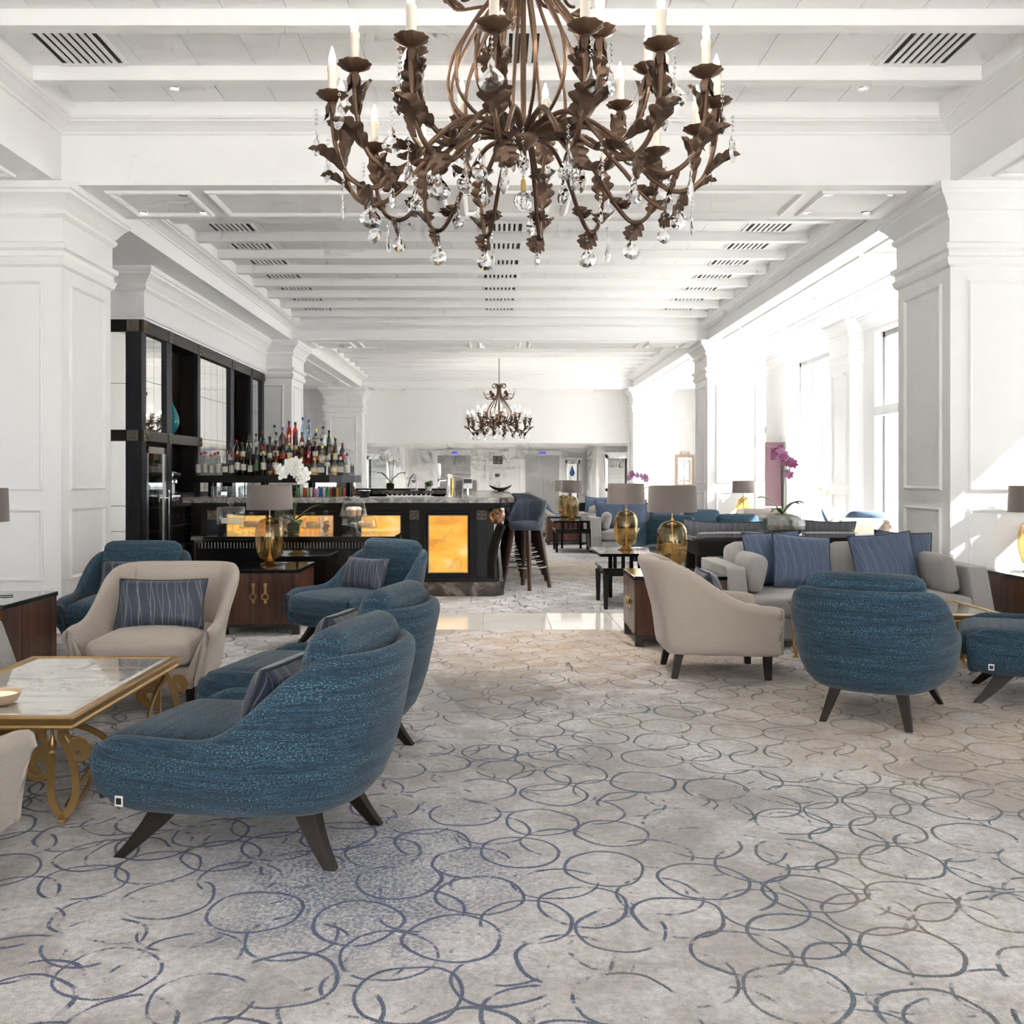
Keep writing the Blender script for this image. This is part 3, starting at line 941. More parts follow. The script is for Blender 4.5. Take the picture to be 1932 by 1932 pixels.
# ================================================================ furniture builders
def tub_shell(ctrl, z_bot, z_deck, z_arm, z_back, s0, s1, fl_arm, fl_back, th, in_bot, zfront=0.0, N=33, ease=1.0, cr=.045):
    """upholstered wrap: control points run from the front tip of one arm (y>0) to the middle of the back (y=0)"""
    half = [(x, y, 0) for x, y in ctrl]
    full = half + [(x, -y, 0) for x, y in reversed(ctrl[:-1])]
    P = resample(catmull(full, 240), N)
    mb = MB(); mb.uv = []
    m = None
    L = 0
    vs, fs, uvs = [], [], []
    for i in range(N):
        if i: L += (P[i] - P[i - 1]).length
        tg = (P[min(i + 1, N - 1)] - P[max(i - 1, 0)]).normalized()
        n = Vector((tg.y, -tg.x, 0))
        if n.dot(P[i] - Vector((.05, 0, 0))) < 0: n = -n
        s = 1 - abs(2 * i / (N - 1) - 1)
        k = sstep(s0, s1, s) ** ease
        zt = z_arm + (z_back - z_arm) * k + zfront * (1 - min(1, s / .25)) ** 2
        fl = fl_arm + (fl_back - fl_arm) * sstep(s0 * .8, 1.0, s)
        zb = z_bot
        rr = max(0.0, 1 - s / .045)
        cut = cr * (1 - math.sqrt(max(0, 1 - rr * rr)))
        zt -= cut; zb += cut * .8
        bi = in_bot * (.45 + .55 * sstep(0, .8, s))
        sec = [(-bi - .10, zb), (-bi, zb + .004), (-bi * .45, zb + .05), (-.0, zb + (zt - zb) * .42), (fl * .6, zt - (zt - zb) * .22), (fl, zt - .05), (fl - .012, zt - .008),
               (fl - th * .45, zt + .004), (fl - th + .012, zt - .012), (fl - th - .01, zt - .06), (fl * .35 - th - .01, z_deck + (zt - z_deck) * .45), (-th - .03, z_deck)]
        m = len(sec)
        v = 0
        for q, (o, z) in enumerate(sec):
            if q: v += math.hypot(o - sec[q - 1][0], z - sec[q - 1][1])
            p = P[i] + n * o
            vs.append((p.x, p.y, z)); uvs.append((L, v))
    for i in range(N - 1):
        for j in range(m - 1):
            a = i * m + j
            fs.append((a, a + 1, a + m + 1, a + m))
    for i in range(N // 2):                        # underside and deck
        a, b = i, i + 1
        c, d = N - 1 - i, N - 2 - i
        for j in (0, m - 1):
            if b == d: fs.append((a * m + j, b * m + j, c * m + j))
            else: fs.append((a * m + j, b * m + j, d * m + j, c * m + j))
    for e, i in ((1, 0), (-1, N - 1)):              # rounded front ends of the arms
        prev = [i * m + j for j in range(m)]
        ctr = sum((Vector(vs[k]) for k in prev), Vector()) / m
        for dx, sh, sz in ((.009, .90, .99), (.013, .5, .975)):
            ring = []
            for j in range(m):
                q = Vector(vs[i * m + j]) - ctr; p = ctr + Vector((q.x * sh, q.y * sh, q.z * sz))
                ring.append(len(vs)); vs.append((p.x + dx, p.y, p.z)); uvs.append((p.y, p.z))
            for j in range(m):
                k = (j + 1) % m
                if j == m - 1 and prev[0] == i * m: pass
                fs.append((prev[j], ring[j], ring[k], prev[k]))
            prev = ring
        fs.append(tuple(prev))
    fs.append((0, m - 1, (N - 1) * m + m - 1, (N - 1) * m))   # front of the base
    mb.add(vs, fs); mb.uv = uvs
    return mb

def leg_loft(top, bot, a, b, mid=None, n=5):
    """tapered rectangular leg from top to foot; a,b = (wx, wy) at top and foot"""
    m = MB(); vs, fs = [], []
    T, B = Vector(top), Vector(bot)
    for i in range(n):
        f = i / (n - 1)
        c = T.lerp(B, f)
        if mid: c += Vector(mid) * (4 * f * (1 - f))
        w = [a[k] + (b[k] - a[k]) * (f ** .75) for k in (0, 1)]
        for sx, sy in ((-1, -1), (1, -1), (1, 1), (-1, 1)):
            vs.append((c.x + sx * w[0] / 2, c.y + sy * w[1] / 2, c.z))
    for i in range(n - 1):
        for k in range(4):
            l = (k + 1) % 4
            fs.append((i * 4 + k, i * 4 + 4 + k, i * 4 + 4 + l, i * 4 + l))
    fs.append((0, 1, 2, 3)); fs.append(tuple(reversed(range((n - 1) * 4, n * 4))))
    return m.add(vs, fs)

def make_blue_chair():
    r = thing('tub_armchair', 'x', 'armchair', group='blue tub armchairs')
    ctrl = [(.43, .385), (.22, .405), (0.0, .41), (-.22, .395), (-.39, .325), (-.475, .21), (-.505, .1), (-.512, 0)]
    sh = tub_shell(ctrl, .165, .25, .45, .735, .34, .72, .012, .06, .085, .14)
    sh.build('shell', 'blue_tweed', r, 180, sub=1)
    MB().box(.37, .432, -.30, .30, .18, .27, .012).build('front_rail', 'blue_tweed', r, 40)
    MB().softbox(-.36, .475, -.305, .305, .255, .425, .055, (.012, .0, .022), 8).build('seat_cushion', 'blue_tweed', r, 180)
    bc = MB()
    M = Matrix.Translation((-.27, 0, .40)) @ Matrix.Rotation(R(-17), 4, 'Y')
    bc.softbox(-.075, .075, -.30, .30, 0, .42, .065, (.03, .0, .01), 8, M)
    b = bc.build('back_cushion', 'blue_tweed', r, 180)
    sm = MB(); pts = [M @ Vector((.088 - .015 * (y / .29) ** 2, y, .225)) for y in [(-.28 + .56 * k / 12) for k in range(13)]]
    sm.tube(pts, .004, 5); sm.build('seam', 'piping_dark', b)
    for sx, sy in ((1, 1), (1, -1), (-1, 1), (-1, -1)):
        if sx > 0: l = leg_loft((.22, .215 * sy, .20), (.385, .29 * sy, 0), (.13, .05), (.04, .03), (-.012, 0, .0))
        else: l = leg_loft((-.25, .16 * sy, .20), (-.37, .215 * sy, 0), (.095, .06), (.04, .035), (.01, 0, 0))
        l.build('leg', 'leg_wood', r, 30)
    tgm = MB().box(.30, .33, .3965, .3995, .215, .25).build('maker_tag', 'alu', r, 0)
    MB().box(.305, .325, .3995, .4005, .222, .243).build('tag_emblem', 'cap_black', tgm, 0)
    return r

def make_cream_chair():
    r = thing('wing_armchair', 'x', 'armchair', group='cream upholstered armchairs')
    ctrl = [(.385, .375), (.2, .36), (0.0, .345), (-.2, .325), (-.31, .285), (-.355, .215), (-.362, .1), (-.362, 0)]
    tub_shell(ctrl, .15, .27, .495, .785, .10, .74, .05, .115, .07, .035, .0, 37, 1.25, .02).build('shell', 'cream_linen', r, 180, sub=1)
    MB().box(.34, .395, -.30, .30, .152, .272, .01).build('front_rail', 'cream_linen', r, 40)
    MB().softbox(-.28, .425, -.285, .285, .272, .425, .045, (.012, 0, .03), 8).build('seat_cushion', 'cream_linen', r, 180)
    M = Matrix.Translation((-.285, 0, .36)) @ Matrix.Rotation(R(-14), 4, 'Y')
    MB().softbox(-.055, .05, -.275, .275, 0, .42, .045, (.02, 0, .01), 8, M).build('inner_back', 'cream_linen', r, 180)
    for sx, sy in ((1, 1), (1, -1), (-1, 1), (-1, -1)):
        if sx > 0: l = leg_loft((.32, .27 * sy, .17), (.325, .275 * sy, 0), (.055, .055), (.038, .038))
        else: l = leg_loft((-.24, .22 * sy, .17), (-.275, .235 * sy, 0), (.055, .055), (.038, .038))
        l.build('leg', 'leg_wood', r, 30)
    MB().box(.345, .36, .3305, .333, .20, .225).build('maker_tag', 'alu', r, 0)
    return r

def make_sofa():
    r = thing('sofa', 'x', 'sofa', group='light grey sofas')
    MB().box(-.50, .47, -.87, .87, .05, .225, .02).build('base', 'grey_tweed', r, 40)
    MB().softbox(-.30, .50, -.865, .865, .225, .40, .05, (.015, 0, .02), 10).build('seat_cushion', 'grey_tweed', r, 180)
    MB().box(-.53, -.36, -1.0, 1.0, .05, .60, .025).build('back_frame', 'grey_tweed', r, 40)
    for s_ in (-1, 1):
        a = MB()
        pr = [(-.525, .05), (.49, .05), (.49, .30), (.38, .60), (.36, .615), (-.525, .615)]
        y0, y1 = (.865, 1.02) if s_ > 0 else (-1.02, -.865)
        M = Matrix(((1, 0, 0, 0), (0, 0, -1, 0), (0, 1, 0, 0), (0, 0, 0, 1)))
        a.prism(pr, -y1, -y0, M)
        o = a.build('arm', 'grey_tweed', r, 0)
        bv = o.modifiers.new('round', 'BEVEL'); bv.width = .022; bv.segments = 3
        Mb = Matrix.Translation((-.30, s_ * .43, .40)) @ Matrix.Rotation(R(-13), 4, 'Y')
        MB().softbox(-.10, .10, -.425, .425, 0, .36, .075, (.03, .0, .015), 8, Mb).build('back_cushion', 'grey_tweed', r, 180)
        Mc = Matrix.Translation((.06, s_ * .79, .40)) @ Matrix.Rotation(R(13) * s_, 4, 'X')
        MB().softbox(-.28, .28, -.065, .065, 0, .30, .05, (.0, .03, .01), 7, Mc).build('side_cushion', 'grey_tweed', r, 180)
    for sx in (-.42, .40):
        for sy in (-.85, .85):
            MB().box(sx - .03, sx + .03, sy - .03, sy + .03, 0, .055).build('leg', 'leg_wood', r, 0)
    return r

PIL = {}
def pillow_mesh(w, h, t, mat):
    key = (w, h, t, mat)
    if key in PIL: return PIL[key]
    n = 14
    mb = MB(); uv = []
    vs, fs = [], []
    for side in (1, -1):
        for i in range(n + 1):
            for j in range(n + 1):
                a, b = -1 + 2 * i / n, -1 + 2 * j / n
                th = t / 2 * (max(0, 1 - a ** 4) ** .55) * (max(0, 1 - b ** 4) ** .55)
                y = a * w / 2 * (1 - .055 * (1 - b * b)); z = b * h / 2 * (1 - .075 * (1 - a * a))
                vs.append((side * th, y, z)); uv.append((y, z + side * 2))
    def ix(s_, i, j): return (0 if s_ > 0 else (n + 1) ** 2) + i * (n + 1) + j
    for i in range(n):
        for j in range(n):
            fs.append((ix(1, i, j), ix(1, i + 1, j), ix(1, i + 1, j + 1), ix(1, i, j + 1)))
            fs.append((ix(-1, i, j), ix(-1, i, j + 1), ix(-1, i + 1, j + 1), ix(-1, i + 1, j)))
    mb.add(vs, fs); mb.uv = uv
    rim = [(0, vs[ix(1, i, 0)][1], vs[ix(1, i, 0)][2]) for i in range(n)] + [(0, vs[ix(1, n, j)][1], vs[ix(1, n, j)][2]) for j in range(n)] \
        + [(0, vs[ix(1, n - i, n)][1], vs[ix(1, n - i, n)][2]) for i in range(n)] + [(0, vs[ix(1, 0, n - j)][1], vs[ix(1, 0, n - j)][2]) for j in range(n)]
    o = mb.build('throw_pillow', mat, None, 180)
    p = MB().tube(rim, .006, 6, closed=True).build('piping', 'piping_dark', o, 180)
    PIL[key] = (o.data, p.data)
    bpy.data.objects.remove(p); bpy.data.objects.remove(o)
    return PIL[key]
def pillow(label, loc, w, h, t, mat, yaw, lean=-15, roll=0, group=None):
    a, b = pillow_mesh(w, h, t, mat)
    o = link('throw_pillow', a, None, loc)
    o.rotation_mode = 'XYZ'
    o.rotation_euler = (Matrix.Rotation(yaw, 4, 'Z') @ Matrix.Rotation(R(lean), 4, 'Y') @ Matrix.Rotation(R(roll), 4, 'X')).to_euler()
    tag(o, label, 'pillow', group)
    link('piping', b, o)
    return o
def on_chair(root, label, mat, w=.48, h=.27, x=-.06, z=.55, lean=-22, roll=0, t=.13, y=0.0):
    a = root.rotation_euler[2]
    M = Matrix.Translation(root.location) @ Matrix.Rotation(a, 4, 'Z')
    return pillow(label, M @ Vector((x, y, z)), w, h, t, mat, a, lean, roll)

def make_lamp():
    r = thing('table_lamp', 'x', 'lamp', group='amber glass table lamps')
    MB().lathe([(0, 0), (.085, 0), (.09, .006), (.07, .016), (.045, .03), (.032, .045), (.0, .045)], 28).build('foot', 'amber_glass', r, 50)
    MB().lathe([(.034, .043), (.07, .052), (.098, .078), (.115, .12), (.124, .18), (.127, .24), (.124, .30), (.113, .35), (.09, .385), (.055, .405), (.02, .412), (0, .413)], 36).build('glass_body', 'amber_glass', r, 60)
    MB().lathe([(0, .03), (.03, .035), (.012, .09), (.008, .13), (.008, .41), (.014, .415), (.014, .43), (.006, .435), (.006, .56), (0, .56)], 14).build('rod', 'brass', r, 40)
    sh = MB().lathe([(.196, .485), (.20, .485), (.192, .70), (.188, .70), (.196, .485)], 48, wob=None).build('lamp_shade', 'shade', r, 40)
    bu = MB().lathe([(0, .555), (.02, .56), (.03, .59), (.022, .62), (0, .63)], 14).build('bulb', 'lamp_bulb', r, 180)
    cd = MB(); cd.tube(catmull([(.07, .02, .01), (.12, .06, .006), (.17, .03, .006), (.21, .07, .006)], 14), .0035, 6)
    cd.build('cord', 'cap_black', r)
    return r

def make_cabinet():
    """end cabinet, doors on -Y; 0.66 wide, 0.72 deep"""
    r = thing('end_cabinet', 'x', 'cabinet', group='rosewood end cabinets')
    w, d = .33, .36
    MB().box(-w + .012, w - .012, -d + .02, d, .085, .515).build('body', 'rosewood', r, 0)
    MB().box(-w, w, -d, d, .515, .545, .004).build('top', 'black_gloss', r, 0)
    MB().box(-w + .03, w - .03, -d + .035, d - .02, .055, .085).build('plinth', 'dark_wood', r, 0)
    for sx in (-1, 1):
        for sy in (-1, 1):
            MB().box(sx * (w - .03) - .03, sx * (w - .03) + .03, sy * (d - .035) - .03, sy * (d - .035) + .03, 0, .09).build('leg', 'dark_wood', r, 0)
    for s_ in (-1, 1):
        x0, x1 = (-w + .02, -.003) if s_ < 0 else (.003, w - .02)
        dr = MB().box(x0, x1, -d, -d + .02, .10, .505, .003).build('door', 'rosewood', r, 0)
        hx = s_ * .05
        h = MB()
        h.prism([(-.011, .34), (.011, .34), (.008, .38), (.016, .43), (-.016, .43), (-.008, .38)], 0, .006, Matrix(((1, 0, 0, hx), (0, 0, -1, -d), (0, 1, 0, 0), (0, 0, 0, 1))))
        h.prism([(-.008, .30), (.008, .30), (.013, .262), (-.013, .262)], 0, .005, Matrix(((1, 0, 0, hx), (0, 0, -1, -d), (0, 1, 0, 0), (0, 0, 0, 1))))
        ring = [(hx + .026 * math.cos(k * math.pi / 8), -d - .012, .318 + .026 * math.sin(k * math.pi / 8)) for k in range(16)]
        h.tube(ring, .0055, 6, closed=True)
        h.build('handle', 'brass', dr, 40)
    return r

def strap(m, pts, w=.026, t=.010, n=22, up=None):
    m.tube(catmull(pts, n), 1.0, rect=(w, t), up=up)
def spiral(cx, cz, r0, turns, a0, sgn, n=26, dec=.75):
    out = []
    for i in range(n):
        f = i / (n - 1)
        a = a0 + sgn * f * turns * 2 * math.pi
        r = r0 * (1 - dec * f)
        out.append((cx + r * math.cos(a), cz + r * math.sin(a)))
    return out
def make_glass_table(sx, sy):
    """gilt wrought table, local x by y"""
    r = thing('glass_coffee_table', 'x', 'coffee table', group='gilt glass coffee tables')
    hx, hy, zt = sx / 2, sy / 2, .41
    fr = MB()
    fr.rings(-hx, hx, -hy, hy, [(-.012, zt - .05), (-.002, zt - .05), (.0, zt - .042), (-.006, zt - .034), (.004, zt - .02), (.008, zt - .006), (0, zt), (-.03, zt), (-.034, zt - .008), (-.034, zt - .05), (-.012, zt - .05)], False, False)
    fr.build('table_frame', 'gold', r, 25)
    MB().rings(-hx + .034, hx - .034, -hy + .034, hy - .034, [(0, zt - .014), (0, zt - .006), (-.025, zt - .001)]).build('glass_top', 'table_marble', r, 0)
    for ix in (-1, 1):
        for iy in (-1, 1):
            m = MB()
            X, Y = ix * (hx - .05), iy * (hy - .03)
            def p3(L_): return [(X + ix * a, Y, z) for a, z in L_]
            up = (0, 1, 0)
            strap(m, p3([(.0, zt - .05), (-.005, .33), (.02, .28), (.045, .20), (.05, .12), (.03, .055), (.0, .022), (.0, .0)]), .028, .011, 26, up)
            strap(m, p3([(-.085, zt - .05), (-.08, .335), (-.05, .27), (-.045, .21), (-.045, .12), (-.03, .055), (.0, .022)]), .028, .011, 26, up)
            l = m.build('leg', 'gold', r, 30)
            m = MB()
            q = spiral(-.09, .215, .062, 1.6, 1.2, 1, 28)
            strap(m, p3([(-.03, .30)] + q), .026, .009, 44, up)
            q = spiral(.062, .275, .042, 1.5, 2.2, -1, 26)
            strap(m, p3([(.02, .25)] + q), .024, .008, 40, up)
            m.build('scroll', 'gold', l, 30)
            MB().box(X - .016, X + .016, Y - .02, Y + .02, 0, .014, .003).build('foot', 'gold', l, 0)
            m = MB()       # S bracket down the long side
            strap(m, [(X, Y - iy * .02, zt - .05), (X, Y - iy * .05, .31), (X, Y - iy * .15, .27), (X, Y - iy * .24, .20), (X, Y - iy * .26, .12), (X, Y - iy * .20, .05), (X, Y - iy * .03, .02)], .024, .010, 30, (1, 0, 0))
            m.build('bracket', 'gold', l, 30)
            m = MB()
            m.lathe([(0, .0), (.008, .004), (.013, .012), (.006, .022), (.014, .032), (.016, .045), (.008, .065), (.005, .09), (.008, .105)], 12, (X - ix * .04, Y, .255))
            m.build('finial', 'gold', l, 40)
    m = MB()
    strap(m, [(-hx + .05, 0, .10), (-hx * .5, 0, .2), (0, 0, .235), (hx * .5, 0, .2), (hx - .05, 0, .10)], .024, .010, 30, (0, 1, 0))
    for s_ in (-1, 1):
        strap(m, [(s_ * (hx - .05), -hy + .06, .05), (s_ * (hx - .05), -hy * .5, .13), (s_ * (hx - .05), 0, .10), (s_ * (hx - .05), hy * .5, .13), (s_ * (hx - .05), hy - .06, .05)], .024, .010, 34, (1, 0, 0))
    m.build('stretcher', 'gold', r, 30)
    return r

def make_side_table():
    """low bench with a raised shelf; local x width .66, y depth .75 (bench) with the shelf set back"""
    r = thing('tiered_side_table', 'x', 'side table', group='black tiered side tables')
    MB().box(0, .66, 0, .75, .375, .41, .003).build('bench_top', 'black_gloss', r, 0)
    MB().box(.02, .64, .02, .73, .33, .376).build('apron', 'black_wood', r, 0)
    for x in (.03, .63):
        for y in (.03, .72):
            leg_loft((x, y, .34), (x, y, 0), (.055, .055), (.035, .035), None, 2).build('leg', 'black_wood', r, 0)
    MB().box(-.02, .70, .12, 1.05, .515, .545, .003).build('shelf_top', 'black_gloss', r, 0)
    for k in range(5):
        MB().box(.16 + k * .085, .195 + k * .085, .45, .48, .41, .516).build('post', 'black_wood', r, 0)
    for x in (.17, .51):
        MB().box(x, x + .04, .95, .99, 0, .516).build('leg', 'black_wood', r, 0)
    return r

def make_stool():
    r = thing('bar_stool', 'x', 'bar stool', group='blue bar stools along the bar')
    MB().lathe([(0, .69), (.185, .69), (.195, .70), (.205, .72), (.21, .745), (.205, .77), (.185, .785), (.12, .795), (0, .797)], 32).build('seat', 'stool_blue', r, 60)
    mb = MB(); vs, fs, uv = [], [], []
    N = 41; sec = 8
    for i in range(N):
        a = math.pi - R(108) + R(216) * i / (N - 1)
        s_ = 1 - abs(2 * i / (N - 1) - 1)
        zt = .84 + .20 * sstep(0, .42, s_)
        pl = .006 * math.sin(i * 2.1) * sstep(.25, .6, s_)
        ring = [(.205, .72), (.222, .80), (.242 , zt - .05), (.248, zt - .01), (.238, zt), (.222, zt - .012), (.21 + pl, zt - .06), (.187 + pl, .80)]
        for q, (rr, z) in enumerate(ring):
            vs.append((rr * math.cos(a), rr * math.sin(a), z)); uv.append((a * .25, z))
    for i in range(N - 1):
        for j in range(sec):
            k = (j + 1) % sec
            fs.append((i * sec + j, i * sec + k, (i + 1) * sec + k, (i + 1) * sec + j))
    fs.append(tuple(range(sec))); fs.append(tuple(reversed(range((N - 1) * sec, N * sec))))
    mb.add(vs, fs); mb.uv = uv
    bk = mb.build('backrest', 'stool_blue', r, 60)
    for sx in (-1, 1):
        for sy in (-1, 1):
            leg_loft((.115 * sx, .115 * sy, .70), (.20 * sx, .20 * sy, 0), (.048, .048), (.032, .032), None, 3).build('leg', 'stool_wood', r, 0)
    ringp = [(.235 * math.cos(k * math.pi / 14), .235 * math.sin(k * math.pi / 14), .255) for k in range(28)]
    MB().tube(ringp, .008, 6, closed=True).build('footrest', 'steel', r)
    return r

def make_dining_chair():
    r = thing('dining_chair', 'x', 'chair', group='slim blue chairs')
    ctrl = [(.16, .235), (.05, .245), (-.08, .24), (-.17, .21), (-.225, .12), (-.235, 0)]
    tub_shell(ctrl, .38, .43, .52, .87, .15, .75, .02, .10, .035, .03, 0.0, 25).build('shell', 'dining_blue', r, 180, sub=1)
    MB().softbox(-.2, .25, -.225, .225, .42, .49, .03, (0, 0, .012), 6).build('seat', 'dining_blue', r, 180)
    for sx in (-1, 1):
        for sy in (-1, 1):
            leg_loft((.15 * sx, .17 * sy, .40), (.20 * sx, .21 * sy, 0), (.04, .04), (.024, .024), None, 2).build('leg', 'leg_wood', r, 0)
    return r

# ================================================================ placing the furniture
def yaw(fx, fy): return math.atan2(fy, fx)
bc = make_blue_chair()
def blue(x, y, fx, fy, label):
    global bc_used
    if not bc_used:
        bc_used = True
        bc.location = (x, y, 0); bc.rotation_euler = (0, 0, yaw(fx, fy)); bc['label'] = label
        return bc
    return dup(bc, (x, y, 0), yaw(fx, fy), label)
bc_used = False
chA = blue(-.855, 3.506, -.97, .24, 'blue tweed tub armchair seen from the side, closest to the camera beside the marble table')
chB = blue(-.825, 4.58, -.97, .24, 'blue tweed tub armchair directly behind the closest blue armchair')
chC = blue(-1.06, 7.5, -.62, -.78, 'blue tub armchair in front of the glowing bar panel, right of the amber lamp')
chD = blue(-2.76, 7.2, .06, -1, 'blue tub armchair behind the cream armchair, beside the panelled column')
chI = blue(2.15, 5.36, .51, .86, 'blue tub armchair showing its round back, facing the grey sofa')
chJ = blue(3.29, 5.66, -.9, .43, 'blue tub armchair cut off at the picture edge near the sunlit floor')
chK = blue(2.22, 12.3, -.35, -.94, 'blue tub armchair seen between the two amber lamps')
chL = blue(3.36, 12.6, .15, -1, 'blue tub armchair beyond the console, left of the moss-filled glass bowl')
chM = blue(3.30, 14.3, .3, -.95, 'farther blue tub armchair in the sun below the lamp by the second column')
on_chair(chA, 'dark grey-blue pillow on the closest blue armchair', 'pillow_navy', .46, .27, -.07, .53, -22)
on_chair(chB, 'dark grey-blue pillow on the second blue armchair', 'pillow_navy', .46, .27, -.07, .55, -22)
on_chair(chC, 'navy line-patterned pillow on the blue armchair by the bar', 'pillow_navy', .46, .27, -.06, .55, -20)
on_chair(chD, 'navy line-patterned pillow on the blue armchair behind the cream one', 'pillow_navy', .46, .27, -.06, .55, -20)
cc = make_cream_chair()
cc.location = (-1.96, 5.62, 0); cc.rotation_euler = (0, 0, yaw(.02, -1)); cc['label'] = 'cream armchair facing the camera behind the marble table'
chH = dup(cc, (1.46, 6.47, 0), yaw(1, -.02), 'cream armchair in profile beside the grey sofa and end cabinet')
chN = dup(cc, (-1.95, 2.80, 0), yaw(.02, 1), 'cream armchair cut off at the picture edge, front of the marble table')
chP = dup(cc, (4.52, 11.9, 0), yaw(-.5, -.86), 'cream armchair by the windows behind the moss bowl')
chQ = dup(cc, (4.35, 15.6, 0), yaw(-.3, -.95), 'cream armchair in the aisle beside the second column')
chR = dup(cc, (1.12, 19.9, 0), yaw(1, -.1), 'distant cream armchair in profile beyond the bar stools')
on_chair(cc, 'navy line-patterned oblong pillow on the cream armchair', 'pillow_navy', .52, .30, .0, .57, -20)
on_chair(chH, 'navy pillow peeking over the arm of the cream armchair', 'pillow_navy', .46, .27, .0, .56, -20)

so = make_sofa()
so.location = (2.83, 7.82, 0); so.rotation_euler = (0, 0, R(-90)); so['label'] = 'light grey sofa with blue pillows in front of the window-side column'
so2 = dup(so, (-2.82, 3.72, 0), R(0), 'light grey sofa cut off at the picture edge beside the marble table')
so3 = dup(so, (2.83, 9.86, 0), R(90), 'light grey sofa turned away behind the black console')
so4 = dup(so, (2.70, 16.75, 0), R(-90), 'distant light grey sofa facing the camera beyond the amber lamps')
so5 = dup(so, (2.70, 18.9, 0), R(90), 'farthest grey sofa, turned toward the lifts')
pillow('blue square pillow leaning behind another on the sofa, nearest the end cabinet', (2.33, 7.97, .635), .48, .46, .15, 'pillow_blue', R(-90), -16, 2)
pillow('blue square pillow in front of its pair on the left half of the sofa', (2.52, 7.80, .625), .50, .46, .15, 'pillow_blue', R(-82), -20, -6)
pillow('large blue square pillow in the middle of the right half of the sofa', (3.20, 7.83, .63), .52, .46, .15, 'pillow_blue', R(-92), -18, 5)
pillow('blue square pillow at the column end of the sofa, half hidden', (3.42, 7.97, .635), .46, .46, .15, 'pillow_blue', R(-97), -14, -3)
for i, (x, w) in enumerate(((2.15, .5), (2.62, .52), (3.35, .5))):
    pillow('dark patterned pillow on the sofa behind the console, %s from the end cabinet' % ordn[i], (x, 9.62, .66), .54, .46, .15, 'pillow_grey', R(90), -18, (4, -3, 2)[i])
for i, x in enumerate((2.05, 2.42, 3.0)):
    pillow('blue pillow on the distant grey sofa, %s from its arm' % ordn[i], (x, 16.72, .66), .54, .52, .15, 'pillow_blue', R(-90), -16, 3 - 3 * i)
for i, x in enumerate((2.0, 2.5)):
    pillow('%s pillow on the farthest grey sofa' % ('turquoise', 'grey')[i], (x, 18.72, .70), .45, .45, .15, ('dining_blue', 'pillow_grey')[i], R(90), -16, 3)

gt = make_glass_table(.74, 1.22)
gt.location = (-1.965, 4.22, 0); gt['label'] = 'gilt coffee table with pale marble and glass top beside the closest armchair'
gt2 = dup(gt, (2.78, 6.64, 0), R(90), 'gilt glass coffee table in front of the grey sofa')
cbn = make_cabinet()
cbn.location = (-1.955, 8.31, 0); cbn['label'] = 'rosewood end cabinet with ring handles under the amber lamp before the bar'
cb2 = dup(cbn, (1.45, 7.72, 0), R(-90), 'rosewood end cabinet with doors, left of the grey sofa')
cb3 = dup(cbn, (-3.28, 6.1, 0), R(0), 'rosewood end cabinet at the picture edge by the panelled column')
cb4 = dup(cbn, (1.38, 18.75, 0), R(-90), 'distant rosewood cabinet under two amber lamps')
cb5 = dup(cbn, (4.42, 7.66, 0), R(0), 'dark end cabinet at the picture edge, right of the grey sofa')
cb6 = dup(cbn, (4.40, 16.85, 0), R(0), 'end cabinet in front of the second window-side column')
la = make_lamp()
la.location = (-1.97, 8.38, .545); la['label'] = 'amber glass lamp with taupe shade on the cabinet before the bar'
dup(la, (-3.33, 6.12, .545), 0, 'amber lamp cut off at the picture edge by the panelled column')
dup(la, (1.46, 7.82, .545), .4, 'amber glass lamp on the end cabinet next to the grey sofa')
dup(la, (4.41, 7.78, .545), 3.0, 'amber lamp in the sun beside the sofa, cut off at the picture edge')
dup(la, (4.42, 16.9, .545), 0, 'sunlit amber lamp with pale shade before the second column')
dup(la, (1.36, 18.62, .545), 0, 'distant amber lamp, the left one of the pair on the far cabinet')
st = make_side_table()
st.location = (1.08, 9.45, 0); st['label'] = 'black tiered side table behind the end cabinet'
st2 = dup(st, (1.06, 16.55, 0), 0, 'distant black tiered side table beyond the bar stools')
dup(la, (1.40, 10.12, .545), 0, 'amber glass lamp on the black tiered table, left of its twin')
dup(la, (1.40, 17.2, .545), 0, 'distant amber lamp on the far black tiered table')
dup(la, (-.50, 17.0, .545), 0, 'amber lamp whose brown shade shows just above the bar top')
dup(cbn, (-.50, 17.0, 0), 0, 'low rosewood cabinet hidden behind the far end of the bar')

sl = make_stool()
sl.location = (.38, 11.30, 0); sl.rotation_euler = (0, 0, yaw(-.62, -.78)); sl['label'] = 'blue bar stool closest to the camera at the bar corner'
for k in range(1, 7):
    dup(sl, (.38, 11.30 + .76 * k, 0), yaw(-.75, -.66), 'blue bar stool, %s along the bar from the near corner' % ordn[k])

dc = make_dining_chair()
dc.location = (5.12, 13.9, 0); dc.rotation_euler = (0, 0, yaw(.55, -.83)); dc['label'] = 'slim blue chair turned sideways by the window'
dup(dc, (4.95, 12.75, 0), yaw(.25, .97), 'slim blue chair showing its back by the window')
dup(dc, (5.35, 12.25, 0), yaw(-.9, .4), 'slim blue chair half hidden by the window-side column')
dup(dc, (.88, 21.6, 0), yaw(.9, .4), 'distant slim blue chair behind the stools, left of its pair')
dup(dc, (1.18, 21.0, 0), yaw(.9, .4), 'distant slim blue chair behind the stools, right of its pair')
dup(dc, (1.75, 22.0, 0), yaw(.3, -1), 'distant slim blue chair behind the far lamps')

